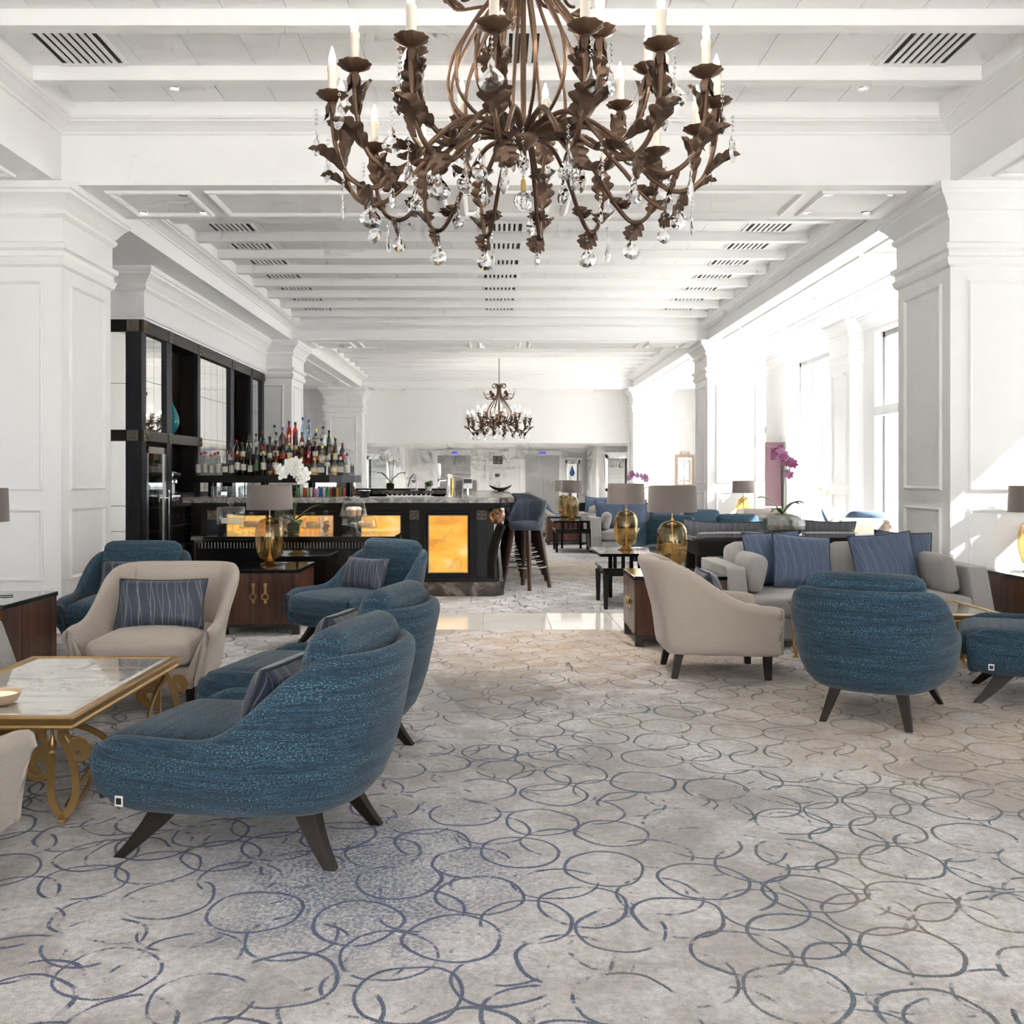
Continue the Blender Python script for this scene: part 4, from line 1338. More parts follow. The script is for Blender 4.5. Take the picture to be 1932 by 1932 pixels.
# console behind the sofa
con = thing('console_table', 'long glossy black console table behind the grey sofa', 'console', (1.82, 8.60, 0))
MB().box(0, 1.95, 0, .58, .73, .77, .004).build('top', 'black_gloss', con, 0)
MB().box(.03, 1.92, .03, .55, .60, .73).build('apron', 'black_wood', con, 0)
for x in (.06, 1.89):
    for y in (.06, .52): MB().box(x - .045, x + .045, y - .045, y + .045, 0, .61).build('leg', 'black_wood', con, 0)

# orchids
def petal(m, c, nrm, size, n=5, seed=0):
    c, nrm = Vector(c), Vector(nrm).normalized()
    u = nrm.orthogonal().normalized(); w = nrm.cross(u)
    for k in range(n):
        a = 2 * math.pi * k / n + seed
        d = u * math.cos(a) + w * math.sin(a); s_ = nrm.cross(d)
        L = size * (1.0 if k % 2 else .82)
        m.add([c, c + d * L * .35 + s_ * L * .36 + nrm * .12 * L, c + d * L * .8 + s_ * L * .28 + nrm * .05 * L, c + d * L, c + d * L * .8 - s_ * L * .28 + nrm * .05 * L, c + d * L * .35 - s_ * L * .36 + nrm * .12 * L],
              [(0, 1, 2), (0, 2, 3), (0, 3, 4), (0, 4, 5)])
def leafblade(m, base, ang, L, w, lift, droop):
    pts = []
    for i in range(8):
        f = i / 7
        r_ = L * f; z = lift * math.sin(f * math.pi * .6) - droop * f * f
        pts.append((Vector((base[0] + r_ * math.cos(ang), base[1] + r_ * math.sin(ang), base[2] + z)), w * math.sin(math.pi * (f * .9 + .08))))
    s_ = Vector((-math.sin(ang), math.cos(ang), 0))
    vs, fs = [], []
    for p, ww in pts: vs += [p + s_ * ww + Vector((0, 0, .012)), p, p - s_ * ww + Vector((0, 0, .012))]
    for i in range(7):
        for j in (0, 1): fs.append((i * 3 + j, i * 3 + j + 1, i * 3 + j + 4, i * 3 + j + 3))
    m.add(vs, fs)
def orchid(label, loc, stems, pm, fs, pot, leaves, seed=1):
    random.seed(seed)
    r = thing('potted_orchid', label, 'orchid', loc)
    if pot == 'bowl':
        bowl = MB()
        bowl.rings(-.15, .15, -.10, .10, [(0, .0), (.025, .01), (.03, .04), (.03, .16), (.02, .20), (.012, .20), (.02, .16), (.02, .02)], True, False)
        bowl.build('glass_bowl', 'clear_glass', r, 30)
        MB().softbox(-.16, .16, -.11, .11, .012, .175, .04, (.0, 0, .03), 8).build('moss_filling', 'moss', r, 180)
        zb = .19
    else:
        MB().lathe([(0, 0), (.055, 0), (.062, .02), (.068, .13), (.06, .13), (.055, .02)], 20).build('glass_pot', 'clear_glass', r, 40)
        MB().lathe([(0, .004), (.05, .006), (.056, .02), (.062, .105), (.04, .12), (0, .12)], 16).build('moss_filling', 'moss', r, 60)
        zb = .115
    for k, (a, L, w, li, dr) in enumerate(leaves):
        m = MB(); leafblade(m, (0, 0, zb), a, L, w, li, dr); m.build('leaf', 'green_leaf', r, 60)
    for pts, fl in stems:
        P = catmull([(x, y, z + zb) for x, y, z in pts], 26)
        sm = MB().tube(P, .004, 6).build('stem', 'stem_green', r)
        for k in range(fl):
            p = P[25 - int(k * 13 / max(1, fl))] + Vector((random.uniform(-.05, .05), random.uniform(-.03, .03), random.uniform(-.035, .035)))
            m = MB(); petal(m, p, (random.uniform(-.5, .5), -1, random.uniform(-.3, .3)), fs * random.uniform(.85, 1.1), 5, random.random() * 3)
            m.build('blossom', pm[k % len(pm)], sm, 60)
    return r
orchid('purple orchid in a rectangular glass bowl of moss on the console', (2.69, 8.90, .77),
       [([(0, 0, 0), (.01, 0, .25), (.02, 0, .42), (.0, -.01, .56), (-.03, -.02, .60), (-.07, -.03, .55)], 9), ([(.03, 0, 0), (.035, 0, .22), (.03, 0, .40), (.05, 0, .52), (.06, -.02, .47), (.06, -.03, .40)], 7)],
       ['petal_purple', 'petal_mauve', 'petal_purple'], .046, 'bowl', [(2.5, .24, .035, .16, .0), (.7, .28, .022, .12, .02), (3.9, .2, .03, .08, .05), (.2, .22, .02, .14, .03)], 4)
orchid('white orchid in a glass pot on the black buffet', (-1.95, 9.28, .757),
       [([(0, 0, 0), (.02, 0, .28), (.05, 0, .46), (.02, -.01, .56), (-.04, -.02, .56), (-.09, -.03, .50)], 8), ([(.01, 0, 0), (.03, 0, .20), (.07, 0, .38), (.08, -.01, .45), (.03, -.02, .47)], 5)],
       ['petal_white'], .075, 'pot', [(.25, .30, .045, .16, .0), (3.2, .26, .04, .10, .06), (5.2, .24, .05, .05, .07), (-.2, .22, .04, .09, .0)], 9)
orchid('small white orchid standing on the back counter of the bar', (-1.62, 14.9, 1.10),
       [([(0, 0, 0), (-.02, 0, .25), (-.04, 0, .42), (-.10, 0, .46), (-.16, 0, .40)], 6), ([(.02, 0, 0), (.04, 0, .2), (.05, 0, .34), (.0, 0, .40), (.10, 0, .33)], 5)],
       ['petal_white'], .06, 'pot', [(.5, .26, .03, .16, .0), (2.6, .26, .03, .16, .0)], 6)
orchid('small mauve orchid far beyond the amber lamps', (3.05, 20.2, .77),
       [([(0, 0, 0), (-.02, 0, .25), (-.05, 0, .45), (-.1, 0, .48), (-.16, 0, .42)], 7), ([(.02, 0, 0), (.04, 0, .2), (.08, 0, .42), (.12, 0, .44), (.17, 0, .36)], 6)],
       ['petal_mauve'], .07, 'pot', [(.5, .3, .03, .2, .0), (2.6, .3, .03, .2, .0)], 8)
con2 = thing('console_table', 'distant black console under the mauve orchid', 'console', (1.8, 19.95, 0))
MB().box(0, 1.95, 0, .5, .73, .77, .004).build('top', 'black_gloss', con2, 0)
for x in (.06, 1.89):
    for y in (.06, .44): MB().box(x - .045, x + .045, y - .045, y + .045, 0, .735).build('leg', 'black_wood', con2, 0)
# candle bowl on the marble table
cd = thing('candle_bowl', 'small gilt bowl with a glowing candle on the marble table', 'candle holder', (-1.99, 3.82, .409))
MB().lathe([(0, 0), (.055, 0), (.075, .012), (.092, .045), (.088, .046), (.07, .016), (0, .010)], 24).build('bowl', 'gilt', cd, 50)
MB().lathe([(0, .034), (.078, .034)], 24).build('candle_wax', 'candle_glow', cd)
# ================================================================ the bar
def rosette(parent, o, u, v, s_, mat='carved', name='carved_rosette'):
    """square block carved with an X of four leaves; u x v points out"""
    o, u, v = Vector(o), Vector(u), Vector(v); n = u.cross(v)
    m = MB()
    m.frame(o, u, v, s_, s_, [(0, 0), (0, .012), (.06 * s_, .016), (.12 * s_, .010), (.5 * s_, .006)])
    c = o + (u + v) * s_ / 2
    for k in range(4):
        a = math.pi / 4 + k * math.pi / 2
        d = u * math.cos(a) + v * math.sin(a); w = n.cross(d)
        L, W = s_ * .55, s_ * .13
        m.add([c + n * .012, c + d * L * .5 + w * W + n * .008, c + d * L + n * .012, c + d * L * .5 - w * W + n * .008, c + d * L * .5 + n * .026], [(0, 1, 4), (1, 2, 4), (2, 3, 4), (3, 0, 4)])
    return m.build(name, mat, parent, 0)
bar = thing('bar_counter', 'dark wooden bar with granite top and glowing onyx panels', 'bar', (0, 0, 0))
FY = 10.62
outer = [(-3.26, FY), (-.10, FY), (.0, FY + .10), (.0, 15.82), (-3.2, 15.82), (-3.2, 15.42), (-.40, 15.42), (-.40, FY + .35), (-3.26, FY + .35)]
MB().prism(outer, .155, 1.035).build('body', 'black_wood', bar, 0)
def grow(poly, e, ex=0):
    return [(x + (e if x > -.2 else (-ex if x < -3 else 0)), y + (-e if y < FY + .12 else (e if y > 15.8 else 0))) for x, y in poly]
MB().prism(grow(outer, .11), 0, .155).build('stone_plinth', 'plinth_stone', bar, 0)
MB().prism(grow(outer, .06), .155, .19).build('base_moulding', 'black_wood', bar, 0)
for e0, z0, z1 in ((.05, .945, .97), (.11, .97, 1.0), (.18, 1.0, 1.035)):
    MB().prism(grow(outer, e0), z0, z1).build('cornice_step', 'black_wood', bar, 0)
ct = [(-3.36, 10.30), (.06, 10.30), (.22, 10.44), (.22, 15.86), (.1, 15.98), (-3.3, 15.98), (-3.3, 15.38), (-.44, 15.38), (-.44, 11.02), (-3.36, 11.02)]
MB().prism(ct, 1.035, 1.09).build('granite_top', 'granite', bar, 0)
MB().prism([(-3.2, 15.9), (-.6, 15.9), (-.6, 15.98), (-3.2, 15.98)], 1.09, 1.12).build('back_rail', 'black_wood', bar, 0)
px = [-3.127 + k * .748 for k in range(5)]
for k, x in enumerate(px):
    p = MB().box(x - .062, x + .062, FY - .018, FY, .19, .945).build('pilaster', 'black_wood', bar, 0)
    fl = MB()
    for q in range(7): fl.box(x - .05 + q * .0155, x - .0415 + q * .0155, FY - .026, FY - .018, .21, .83)
    fl.build('fluting', 'slate_wood', p, 0)
    rosette(p, (x - .055, FY - .018, .838), (1, 0, 0), (0, 0, 1), .11)
    if k < 4:
        x0 = x + .158; w = .43
        MB().frame((x0 - .012, FY, .242), (1, 0, 0), (0, 0, 1), w + .024, .654, [(0, 0), (.002, .014), (.010, .012), (.014, .002)]).build('panel_trim', 'carved', bar, 0)
        MB().frame((x0 - .05, FY, .205), (1, 0, 0), (0, 0, 1), w + .10, .73, [(0, 0), (.004, .02), (.02, .02), (.034, .0)]).build('panel_frame', 'black_wood', bar, 0)
        MB().box(x0, x0 + w, FY - .004, FY + .01, .254, .884).build('onyx_panel', 'onyx', bar, 0)
# curved corner bracket and polished ball
br = MB(); br.tube(catmull([(-.015, FY - .01, .19), (-.02, FY - .02, .38), (.005, FY - .04, .56), (.05, FY - .08, .70), (.085, FY - .12, .79)], 20), 1.0, rect=(.06, .085), up=(1, -.6, 0))
br.build('corner_bracket', 'black_wood', bar, 30)
MB().lathe([(.09 * math.sin(k * math.pi / 16), -.09 * math.cos(k * math.pi / 16)) for k in range(17)], 28, (.035, FY - .16, .885)).build('stone_ball', 'swirl_ball', bar, 180)
MB().box(-.03, .07, FY - .16, FY, .94, .975).build('ball_block', 'black_wood', bar, 0)

# black buffet in front of the bar
buf = thing('buffet_table', 'black fluted buffet in front of the bar', 'buffet', (-1.89, 9.37, 0))
MB().box(-.955, .955, -.43, .43, .725, .757, .004).build('top', 'black_gloss', buf, 0)
MB().box(-.93, .93, -.405, .405, .04, .725).build('body', 'black_gloss', buf, 0)
fl = MB()
for k in range(60): fl.box(-.885 + k * .03, -.877 + k * .03, -.412, -.405, .645, .70)
f_ = fl.build('fluting', 'felt_grey', buf, 0); f_['kind'] = 'stuff'
MB().box(-.90, .90, -.38, .38, 0, .04).build('plinth', 'black_wood', buf, 0)

# glassware on the buffet
def glass_stand(label, x, y, kind):
    r = thing('cake_stand' if kind != 'jar' else 'cookie_jar', label, 'cake stand' if kind != 'jar' else 'jar', (x, y, .757))
    if kind == 'cylinder':
        MB().lathe([(0, 0), (.075, 0), (.07, .008), (.02, .03), (.016, .07), (.03, .095), (.135, .10), (.14, .115), (0, .108)], 28).build('pedestal', 'clear_glass', r, 50)
        MB().lathe([(.13, .115), (.135, .12), (.135, .26), (.125, .27), (.0, .272)], 28).build('dome', 'clear_glass', r, 50)
        MB().lathe([(.012, .272), (.012, .285), (.03, .30), (.028, .32), (0, .326)], 16).build('knob', 'clear_glass', r, 60)
        MB().lathe([(0, .112), (.09, .112), (.09, .16), (0, .165)], 24).build('cake', 'cake_cream', r, 30)
    elif kind == 'dome':
        for k in range(4):
            a = k * math.pi / 2 + .5
            MB().lathe([(0, 0), (.014, .006), (.01, .025), (.015, .04), (.01, .05)], 8, (.085 * math.cos(a), .085 * math.sin(a), 0)).build('foot', 'clear_glass', r, 60)
        MB().lathe([(0, .05), (.10, .048), (.125, .058), (.118, .062), (0, .056)], 28).build('plate', 'clear_glass', r, 50)
        MB().lathe([(.115, .062), (.112, .10), (.095, .145), (.06, .17), (0, .178)], 28).build('dome', 'clear_glass', r, 60)
        MB().lathe([(.01, .178), (.022, .192), (.012, .208), (0, .21)], 12).build('knob', 'clear_glass', r, 60)
        MB().box(-.065, .065, -.05, .05, .06, .115, .01).build('cake', 'cake', r, 40)
    elif kind == 'tall':
        MB().lathe([(0, 0), (.08, 0), (.078, .008), (.03, .05), (.025, .075), (.11, .09), (.125, .095), (0, .09)], 28).build('pedestal', 'clear_glass', r, 50)
        MB().lathe([(.112, .095), (.115, .12), (.10, .155), (.05, .165), (.05, .172), (.14, .178), (.145, .186), (0, .182)], 28).build('lower_dome', 'clear_glass', r, 50)
        MB().lathe([(.135, .186), (.10, .32), (.09, .328), (0, .33)], 28).build('dome', 'clear_glass', r, 50)
        MB().lathe([(.012, .33), (.028, .345), (.022, .365), (0, .37)], 14).build('knob', 'clear_glass', r, 60)
        for k, (dx, dy) in enumerate(((-.04, 0), (.042, .01), (0, .06), (0, -.05))):
            mf = MB().lathe([(0, .184), (.026, .184), (.034, .24), (0, .245)], 12, (dx, dy, 0)).build('muffin', 'cookie', r, 60)
            MB().lathe([(.034, .238), (.037, .252), (.02, .268), (0, .272)], 12, (dx, dy, 0)).build('icing', 'cake_cream', mf, 60)
    else:
        MB().lathe([(0, 0), (.062, 0), (.068, .01), (.064, .06), (.07, .15), (.072, .16), (.066, .16), (.06, .06), (.06, .01)], 24).build('glass_body', 'clear_glass', r, 50)
        MB().lathe([(.074, .16), (.074, .178), (.02, .19), (.012, .20), (.024, .215), (.016, .232), (0, .235)], 24).build('lid', 'clear_glass', r, 60)
        random.seed(int(x * 100) % 97)
        for k in range(12):
            a = random.random() * 6.28; rr = random.random() * .032; z = .014 + k * .010
            M = Matrix.Translation((rr * math.cos(a), rr * math.sin(a), z)) @ Matrix.Rotation(random.uniform(-.7, .7), 4, 'X') @ Matrix.Rotation(random.uniform(-.7, .7), 4, 'Y')
            MB().lathe([(0, -.006), (.022, -.006), (.025, 0), (.022, .006), (0, .006)], 9, M=M).build('cookie', 'cookie', r, 60)
    return r
glass_stand('glass cake stand with straight-sided dome at the left end of the buffet', -2.55, 9.25, 'cylinder')
glass_stand('low glass cake dome on feet, behind the straight-sided stand', -2.43, 9.55, 'dome')
glass_stand('glass jar of sweets half hidden behind the amber lamp', -2.06, 9.5, 'jar')
glass_stand('low glass cake dome right of the white orchid', -1.79, 9.45, 'dome')
glass_stand('lidded glass jar of cookies on the buffet', -1.63, 9.25, 'jar')
glass_stand('tall two-tier glass stand with iced muffins at the right end of the buffet', -1.36, 9.25, 'tall')
glass_stand('low glass cake dome behind the tall muffin stand', -1.29, 9.55, 'dome')

# things standing on the bar
ZB = 1.09
tap = thing('beer_tap', 'chrome beer tap tower with pale handle on the bar', 'beer tap', (-.50, 10.62, ZB))
MB().lathe([(0, 0), (.055, 0), (.05, .015), (.036, .03), (.032, .20), (.036, .245), (.03, .255), (0, .257)], 20).build('tower', 'chrome', tap, 50)
m = MB(); m.tube([(0, 0, .19), (-.06, 0, .185), (-.10, 0, .18), (-.115, 0, .15), (-.115, 0, .12)], .012, 10); m.build('spout', 'chrome', tap)
MB().lathe([(0, 0), (.010, .0), (.022, .05), (.02, .16), (.012, .175), (0, .176)], 10, (-.11, 0, .20)).build('tap_handle', 'cap_white', tap, 40)
MB().box(.03, .05, -.04, .04, .0, .22, .006).build('badge_plate', 'cap_gold', tap, 40)
jug = thing('glass_jug', 'clear glass jug with handle next to the beer tap', 'jug', (-.40, 10.68, ZB))
MB().lathe([(0, .004), (.05, .004), (.055, .01), (.062, .17), (.066, .175), (.06, .17), (.052, .012)], 22).build('glass_body', 'clear_glass', jug, 50)
m = MB(); m.tube(catmull([(.06, 0, .15), (.10, 0, .14), (.105, 0, .08), (.06, 0, .05)], 14), .007, 8); m.build('handle', 'clear_glass', jug)
trm = thing('till_screen', 'grey till screen standing on the bar behind the jug', 'till', (-.30, 10.85, ZB))
MB().lathe([(0, 0), (.06, 0), (.05, .012), (.012, .02), (.012, .10), (0, .10)], 16).build('stand', 'chrome', trm, 50)
MB().box(-.055, .055, -.012, .012, .09, .21, .006).build('casing', 'alu', trm, 40)
MB().box(-.047, .047, -.015, -.012, .155, .203).build('screen', 'cap_black', trm, 0)
can = thing('ice_bucket', 'small black round bucket on the bar at the left', 'bucket', (-1.46, 10.75, ZB))
MB().lathe([(0, 0), (.05, 0), (.068, .06), (.07, .075), (.062, .075), (.05, .01)], 20).build('bucket_body', 'cap_black', can, 40)
MB().tube([(.068 * math.cos(k * math.pi / 10), .068 * math.sin(k * math.pi / 10), .072) for k in range(20)], .005, 6, closed=True).build('rim', 'chrome', can)
dsh = thing('boat_dish', 'dark boat-shaped dish at the corner of the bar', 'dish', (.10, 14.6, ZB))
m = MB(); vs = []; fs = []
for i in range(13):
    f = -1 + i / 6
    w = .09 * (1 - f * f) + .004; z = .02 + .075 * f * f
    vs += [(f * .17, -w, z + .03 * (1 - f * f)), (f * .17, 0, z - .012), (f * .17, w, z + .03 * (1 - f * f))]
for i in range(12):
    for j in (0, 1): fs.append((i * 3 + j, i * 3 + j + 1, i * 3 + j + 4, i * 3 + j + 3))
m.add(vs, fs); o = m.build('bowl', 'bronze', dsh, 60); sm = o.modifiers.new('thick', 'SOLIDIFY'); sm.thickness = .008
MB().lathe([(0, 0), (.06, 0), (.03, .012), (0, .014)], 16).build('foot', 'bronze', dsh, 50)
hb = thing('herb_pot', 'small pot of green herbs on the back counter of the bar', 'herb pot', (-1.07, 15.6, ZB))
MB().lathe([(0, 0), (.05, 0), (.06, .06), (.052, .06), (0, .05)], 14).build('pot', 'pot_white', hb, 40)
random.seed(12); m = MB()
for k in range(34):
    a = random.random() * 6.28; r_ = random.random() * .06
    petal(m, (r_ * math.cos(a), r_ * math.sin(a), .07 + random.random() * .08), (math.cos(a), -1, .8), .03, 3, a)
m.build('foliage', 'green_leaf', hb, 0)['kind'] = 'stuff'
fct = thing('juicer', 'chrome lever citrus press on the back counter of the bar', 'juicer', (-1.30, 15.6, ZB))
MB().box(-.06, .06, -.05, .05, 0, .02, .004).build('base', 'chrome', fct, 40)
m = MB(); m.tube([(.03, 0, .02), (.03, 0, .26), (-.02, 0, .27)], .012, 8); m.build('post', 'chrome', fct)
m = MB(); m.tube([(-.02, 0, .27), (-.07, 0, .20), (-.11, 0, .06)], .008, 8); m.build('lever', 'chrome', fct)
MB().lathe([(0, .12), (.035, .15), (.04, .17), (0, .17)], 14, (-.01, 0, 0)).build('cup', 'chrome', fct, 40)
gm = thing('drip_rack', 'pale scalloped rack on the bar in front of the orchid', 'rack', (-.95, 10.9, ZB))
m = MB()
for k in range(9): m.tube([(-.24 + k * .055 + .03 * math.cos(a), 0, .03 + .024 * -math.sin(a)) for a in [math.pi * q / 8 for q in range(9)]], .006, 6)
m.build('scallops', 'alu', gm)
MB().box(-.28, .26, -.012, .012, 0, .008).build('rail', 'alu', gm, 0)

# ---- bottle island inside the bar
isl = thing('bottle_display', 'dark stepped bottle display with granite ledge behind the bar', 'shelf', (0, 0, 0))
MB().box(-4.14, -2.25, 13.02, 13.78, 1.235, 1.335).build('shelf', 'black_wood', isl, 0)
MB().prism([(-2.25, 13.02), (-2.08, 13.02), (-1.92, 13.18), (-1.92, 13.78), (-2.25, 13.78)], 1.235, 1.335).build('shelf_end', 'felt_grey', isl, 0)
MB().box(-4.14, -1.95, 12.9, 13.9, .98, 1.045).build('granite_ledge', 'granite', isl, 0)
MB().box(-4.12, -2.0, 12.98, 13.85, 0, .98).build('base', 'black_wood', isl, 0)
for x in (-4.05, -3.3, -2.62, -2.08):
    MB().box(x - .03, x + .03, 13.62, 13.68, 1.045, 1.235).build('post', 'black_wood', isl, 0)
MB().box(-4.1, -2.0, 13.74, 13.76, 1.045, 1.235).build('mirror_back', 'mirror', isl, 0)
TIER = [(1.335, 13.09, -4.10, -1.97), (1.50, 13.25, -3.72, -2.06), (1.63, 13.40, -3.48, -2.18), (1.75, 13.55, -3.16, -2.38)]
for k, (z, y, x0, x1) in enumerate(TIER[1:]):
    MB().box(x0 - .04, x1 + .04, y - .06, 13.78, TIER[k][0], z).build('step', 'dark_wood', isl, 0)

# bottles
BK = []
def bottle_kind(body, glass, cap, label, liquid=None, lz=(.25, .55)):
    """body: lathe profile up to the lip"""
    o = MB().lathe(body, 14).build('liquor_bottle', glass, None, 50)
    H = body[-1][1]
    rb = max(r for r, z in body)
    out = [o.data]; bpy.data.objects.remove(o)
    rl = body[-1][0]
    c = MB().lathe([(rl + .001, H - .028), (rl + .004, H - .026), (rl + .004, H + .012), (0, H + .012)], 10).build('cap', cap, None, 40)
    out.append(('cap', c.data)); bpy.data.objects.remove(c)
    if label:
        z0, z1 = H * lz[0], H * lz[1]
        l = MB().lathe([(rb + .0012, z0), (rb + .0012, z1)], 14).build('label', label, None, 180)
        out.append(('label', l.data)); bpy.data.objects.remove(l)
    if liquid:
        q = MB().lathe([(0, .006), (rb - .004, .006), (rb - .004, H * .52), (0, H * .52)], 12).build('liquid', liquid, None, 40)
        out.append(('liquid', q.data)); bpy.data.objects.remove(q)
    return out
tall = [(0, 0), (.036, 0), (.038, .006), (.038, .19), (.030, .215), (.015, .24), (.0135, .30)]
squat = [(0, 0), (.046, 0), (.049, .008), (.049, .12), (.035, .155), (.016, .175), (.015, .225)]
flask = [(0, 0), (.04, 0), (.05, .02), (.055, .09), (.046, .14), (.02, .17), (.016, .24)]
slim = [(0, 0), (.031, 0), (.033, .006), (.032, .20), (.018, .25), (.0125, .27), (.0125, .33)]
curvy = [(0, 0), (.038, 0), (.04, .01), (.032, .08), (.038, .16), (.028, .21), (.014, .235), (.013, .29)]
KIND = [
    ('green bottle with cream label', bottle_kind(tall, 'glass_green', 'cap_gold', 'paper_label')),
    ('clear bottle with white label', bottle_kind(tall, 'glass_clear', 'cap_red', 'paper_label', None, (.12, .5))),
    ('brown bottle with pale label', bottle_kind(slim, 'glass_brown', 'cap_black', 'paper_label', None, (.15, .42))),
    ('amber whisky bottle with dark label', bottle_kind(squat, 'glass_clear', 'cap_black', 'label_dark', 'liquid_amber')),
    ('golden liqueur flask with pale label', bottle_kind(flask, 'glass_clear', 'cap_gold', 'paper_label', 'liquid_gold', (.2, .42))),
    ('dark rum bottle with red label', bottle_kind(tall, 'glass_dark', 'cap_red', 'label_red', None, (.2, .45))),
    ('clear curvy bottle with black cap', bottle_kind(curvy, 'glass_clear', 'cap_black', 'paper_label', None, (.42, .6))),
    ('amber bottle with cream label', bottle_kind(curvy, 'glass_amber', 'cap_black', 'paper_label', 'liquid_amber', (.35, .58))),
    ('frosted vodka bottle with blue cap', bottle_kind(slim, 'glass_frost', 'cap_blue', None)),
    ('red aperitif bottle with black cap', bottle_kind(tall, 'glass_red', 'cap_black', None, 'liquid_red')),
    ('dark green bottle with green label', bottle_kind(slim, 'glass_green', 'cap_black', 'label_green', None, (.18, .45))),
    ('brown liqueur bottle with gold cap', bottle_kind(squat, 'glass_amber', 'cap_gold', 'label_dark', 'liquid_brown', (.2, .45))),
    ('clear squat bottle with white cap', bottle_kind(squat, 'glass_clear', 'cap_white', 'paper_label', None, (.18, .5))),
]
def put_bottle(kind, x, y, z, lab, sc=1.0):
    d, parts = KIND[kind]
    o = link('liquor_bottle', parts[0], None, (x, y, z), random.random() * 6.28)
    o.scale = (1, 1, sc)
    tag(o, '%s, %s' % (d, lab), 'bottle', 'liquor bottles on the stepped display')
    for nm_, me in parts[1:]:
        link(nm_, me, o)
random.seed(21)
tn = ['front row of the display', 'second step of the display', 'third step of the display', 'top step of the display']
num = ordn + ['eleventh', 'twelfth', 'thirteenth', 'fourteenth', 'fifteenth', 'sixteenth', 'seventeenth', 'eighteenth', 'nineteenth', 'twentieth', 'twenty-first', 'twenty-second', 'twenty-third', 'twenty-fourth', 'twenty-fifth']
pools = [[1, 1, 1, 1, 12, 1, 0, 0, 2, 10, 0, 3, 7, 3, 11, 2, 4, 3, 4, 12, 6, 4, 12], [2, 5, 7, 10, 3, 6, 2, 7, 5, 0, 11, 3, 9, 7, 4, 2], [7, 6, 5, 3, 6, 8, 4, 2, 7, 11, 6, 3, 10, 4, 6], [6, 11, 9, 7, 8, 6, 4, 6, 3]]
for k, (z, y, x0, x1) in enumerate(TIER):
    n = int((x1 - x0) / .088)
    for i in range(n):
        x = x0 + .05 + (x1 - x0 - .1) * i / (n - 1)
        kd = pools[k][i % len(pools[k])]
        if k == 3 and i in (3, 5): kd = (9, 8)[i == 5]
        put_bottle(kd, x + random.uniform(-.008, .008), y + random.uniform(-.012, .012), z, '%s on the %s' % (num[i], tn[k]), random.uniform(.92, 1.08) * (1.12 if kd in (8, 9) else 1))
for i in range(10):
    put_bottle((1, 12, 1, 6)[i % 4], -4.05 + i * .095, 13.2, 1.335, '%s of the crowd behind the front row' % num[i], random.uniform(.95, 1.05)) if -4.05 + i * .095 < -3.82 else None
# tumblers and cans on the granite ledge
tb = MB().lathe([(0, .006), (.028, .006), (.031, .0), (.033, .01), (.041, .14), (.039, .14), (.03, .012)], 16).build('tumbler', 'clear_glass', None, 50)
for i in range(8):
    o = tb if i == 0 else link('tumbler', tb.data)
    o.location = (-3.82 + (i % 5) * .09, 13.02 + .09 * (i // 5), 1.045)
    tag(o, 'clear tumbler, %s from the mirror cabinet on the %s line of the ledge' % (ordn[i % 5], ('front', 'rear')[i // 5]), 'tumbler', 'tumblers on the ledge')
canc = [('green', (.05, .3, .1)), ('white', (.8, .8, .8)), ('red', (.5, .03, .04)), ('blue', (.05, .2, .5)), ('pink', (.7, .1, .35)), ('silver', (.5, .52, .55)), ('lime', (.35, .5, .1)), ('black', (.03, .03, .03)), ('orange', (.7, .25, .04))]
for nm_, c_ in canc: simple('can_' + nm_, c_, .3)
seq = ['green', 'white', 'red', 'lime', 'white', 'pink', 'silver', 'blue', 'white', 'green', 'red', 'black', 'orange', 'green', 'red']
for i, cname in enumerate(seq):
    o = MB().lathe([(0, 0), (.017, 0), (.0205, .006), (.0205, .115), (.0165, .122), (0, .12)], 12).build('drink_can', 'can_' + cname, None, 50, loc=(-2.66 + i * .044, 12.98, 1.045))
    tag(o, 'slim %s drink can, %s in the row under the bottle shelf' % (cname, num[i]), 'can', 'drink cans under the shelf')
    MB().lathe([(0, .1225), (.0165, .1225), (.0165, .124)], 10).build('lid', 'steel', o, 50, loc=(0, 0, 0))
nk = thing('napkin_stack', 'white napkin stack on the granite ledge behind the lamp', 'napkins', (-3.02, 13.0, 1.045))
for k in range(3): MB().box(-.09, .09, -.06, .06, k * .05, k * .05 + .048, .006).build('pack', 'cap_white', nk, 0)

# ---- mirrored back-bar cabinet
CX = -4.16
bb = thing('back_bar_cabinet', 'tall dark back-bar cabinet with mirrors and open niches', 'cabinet', (0, 0, 0))
ST = [(11.28, 11.41), (12.13, 12.32), (13.40, 13.52), (15.07, 15.27), (16.31, 16.46), (17.10, 17.26)]
for a, b in ST:
    s_ = MB().box(CX - .05, CX, a, b, 0, 3.03).build('stile', 'slate_wood', bb, 0)
MB().box(CX - .26, CX + .012, 11.26, 17.26, 3.03, 3.17).build('top_rail', 'black_wood', bb, 0)
MB().box(CX - .26, CX + .012, 11.26, 13.52, 1.74, 1.87).build('middle_rail', 'black_wood', bb, 0)
g = MB()
for k in range(6):
    g.box(CX + .012, CX + .017, 11.3, 17.24, 3.042 + k * .021, 3.053 + k * .021)
    g.box(CX + .012, CX + .017, 11.3, 13.5, 1.752 + k * .0195, 1.763 + k * .0195)
g.build('rail_fluting', 'dark_wood', bb, 0)
for a, b in ST:
    rosette(bb, (CX + .014, (a + b) / 2 - .07, 3.03), (0, 1, 0), (0, 0, 1), .14)
    if b < 14: rosette(bb, (CX + .014, (a + b) / 2 - .065, 1.74), (0, 1, 0), (0, 0, 1), .13)
MB().box(CX - .9, CX - .28, 11.3, 17.26, 0, 3.17).build('carcass', 'niche_brown', bb, 0)
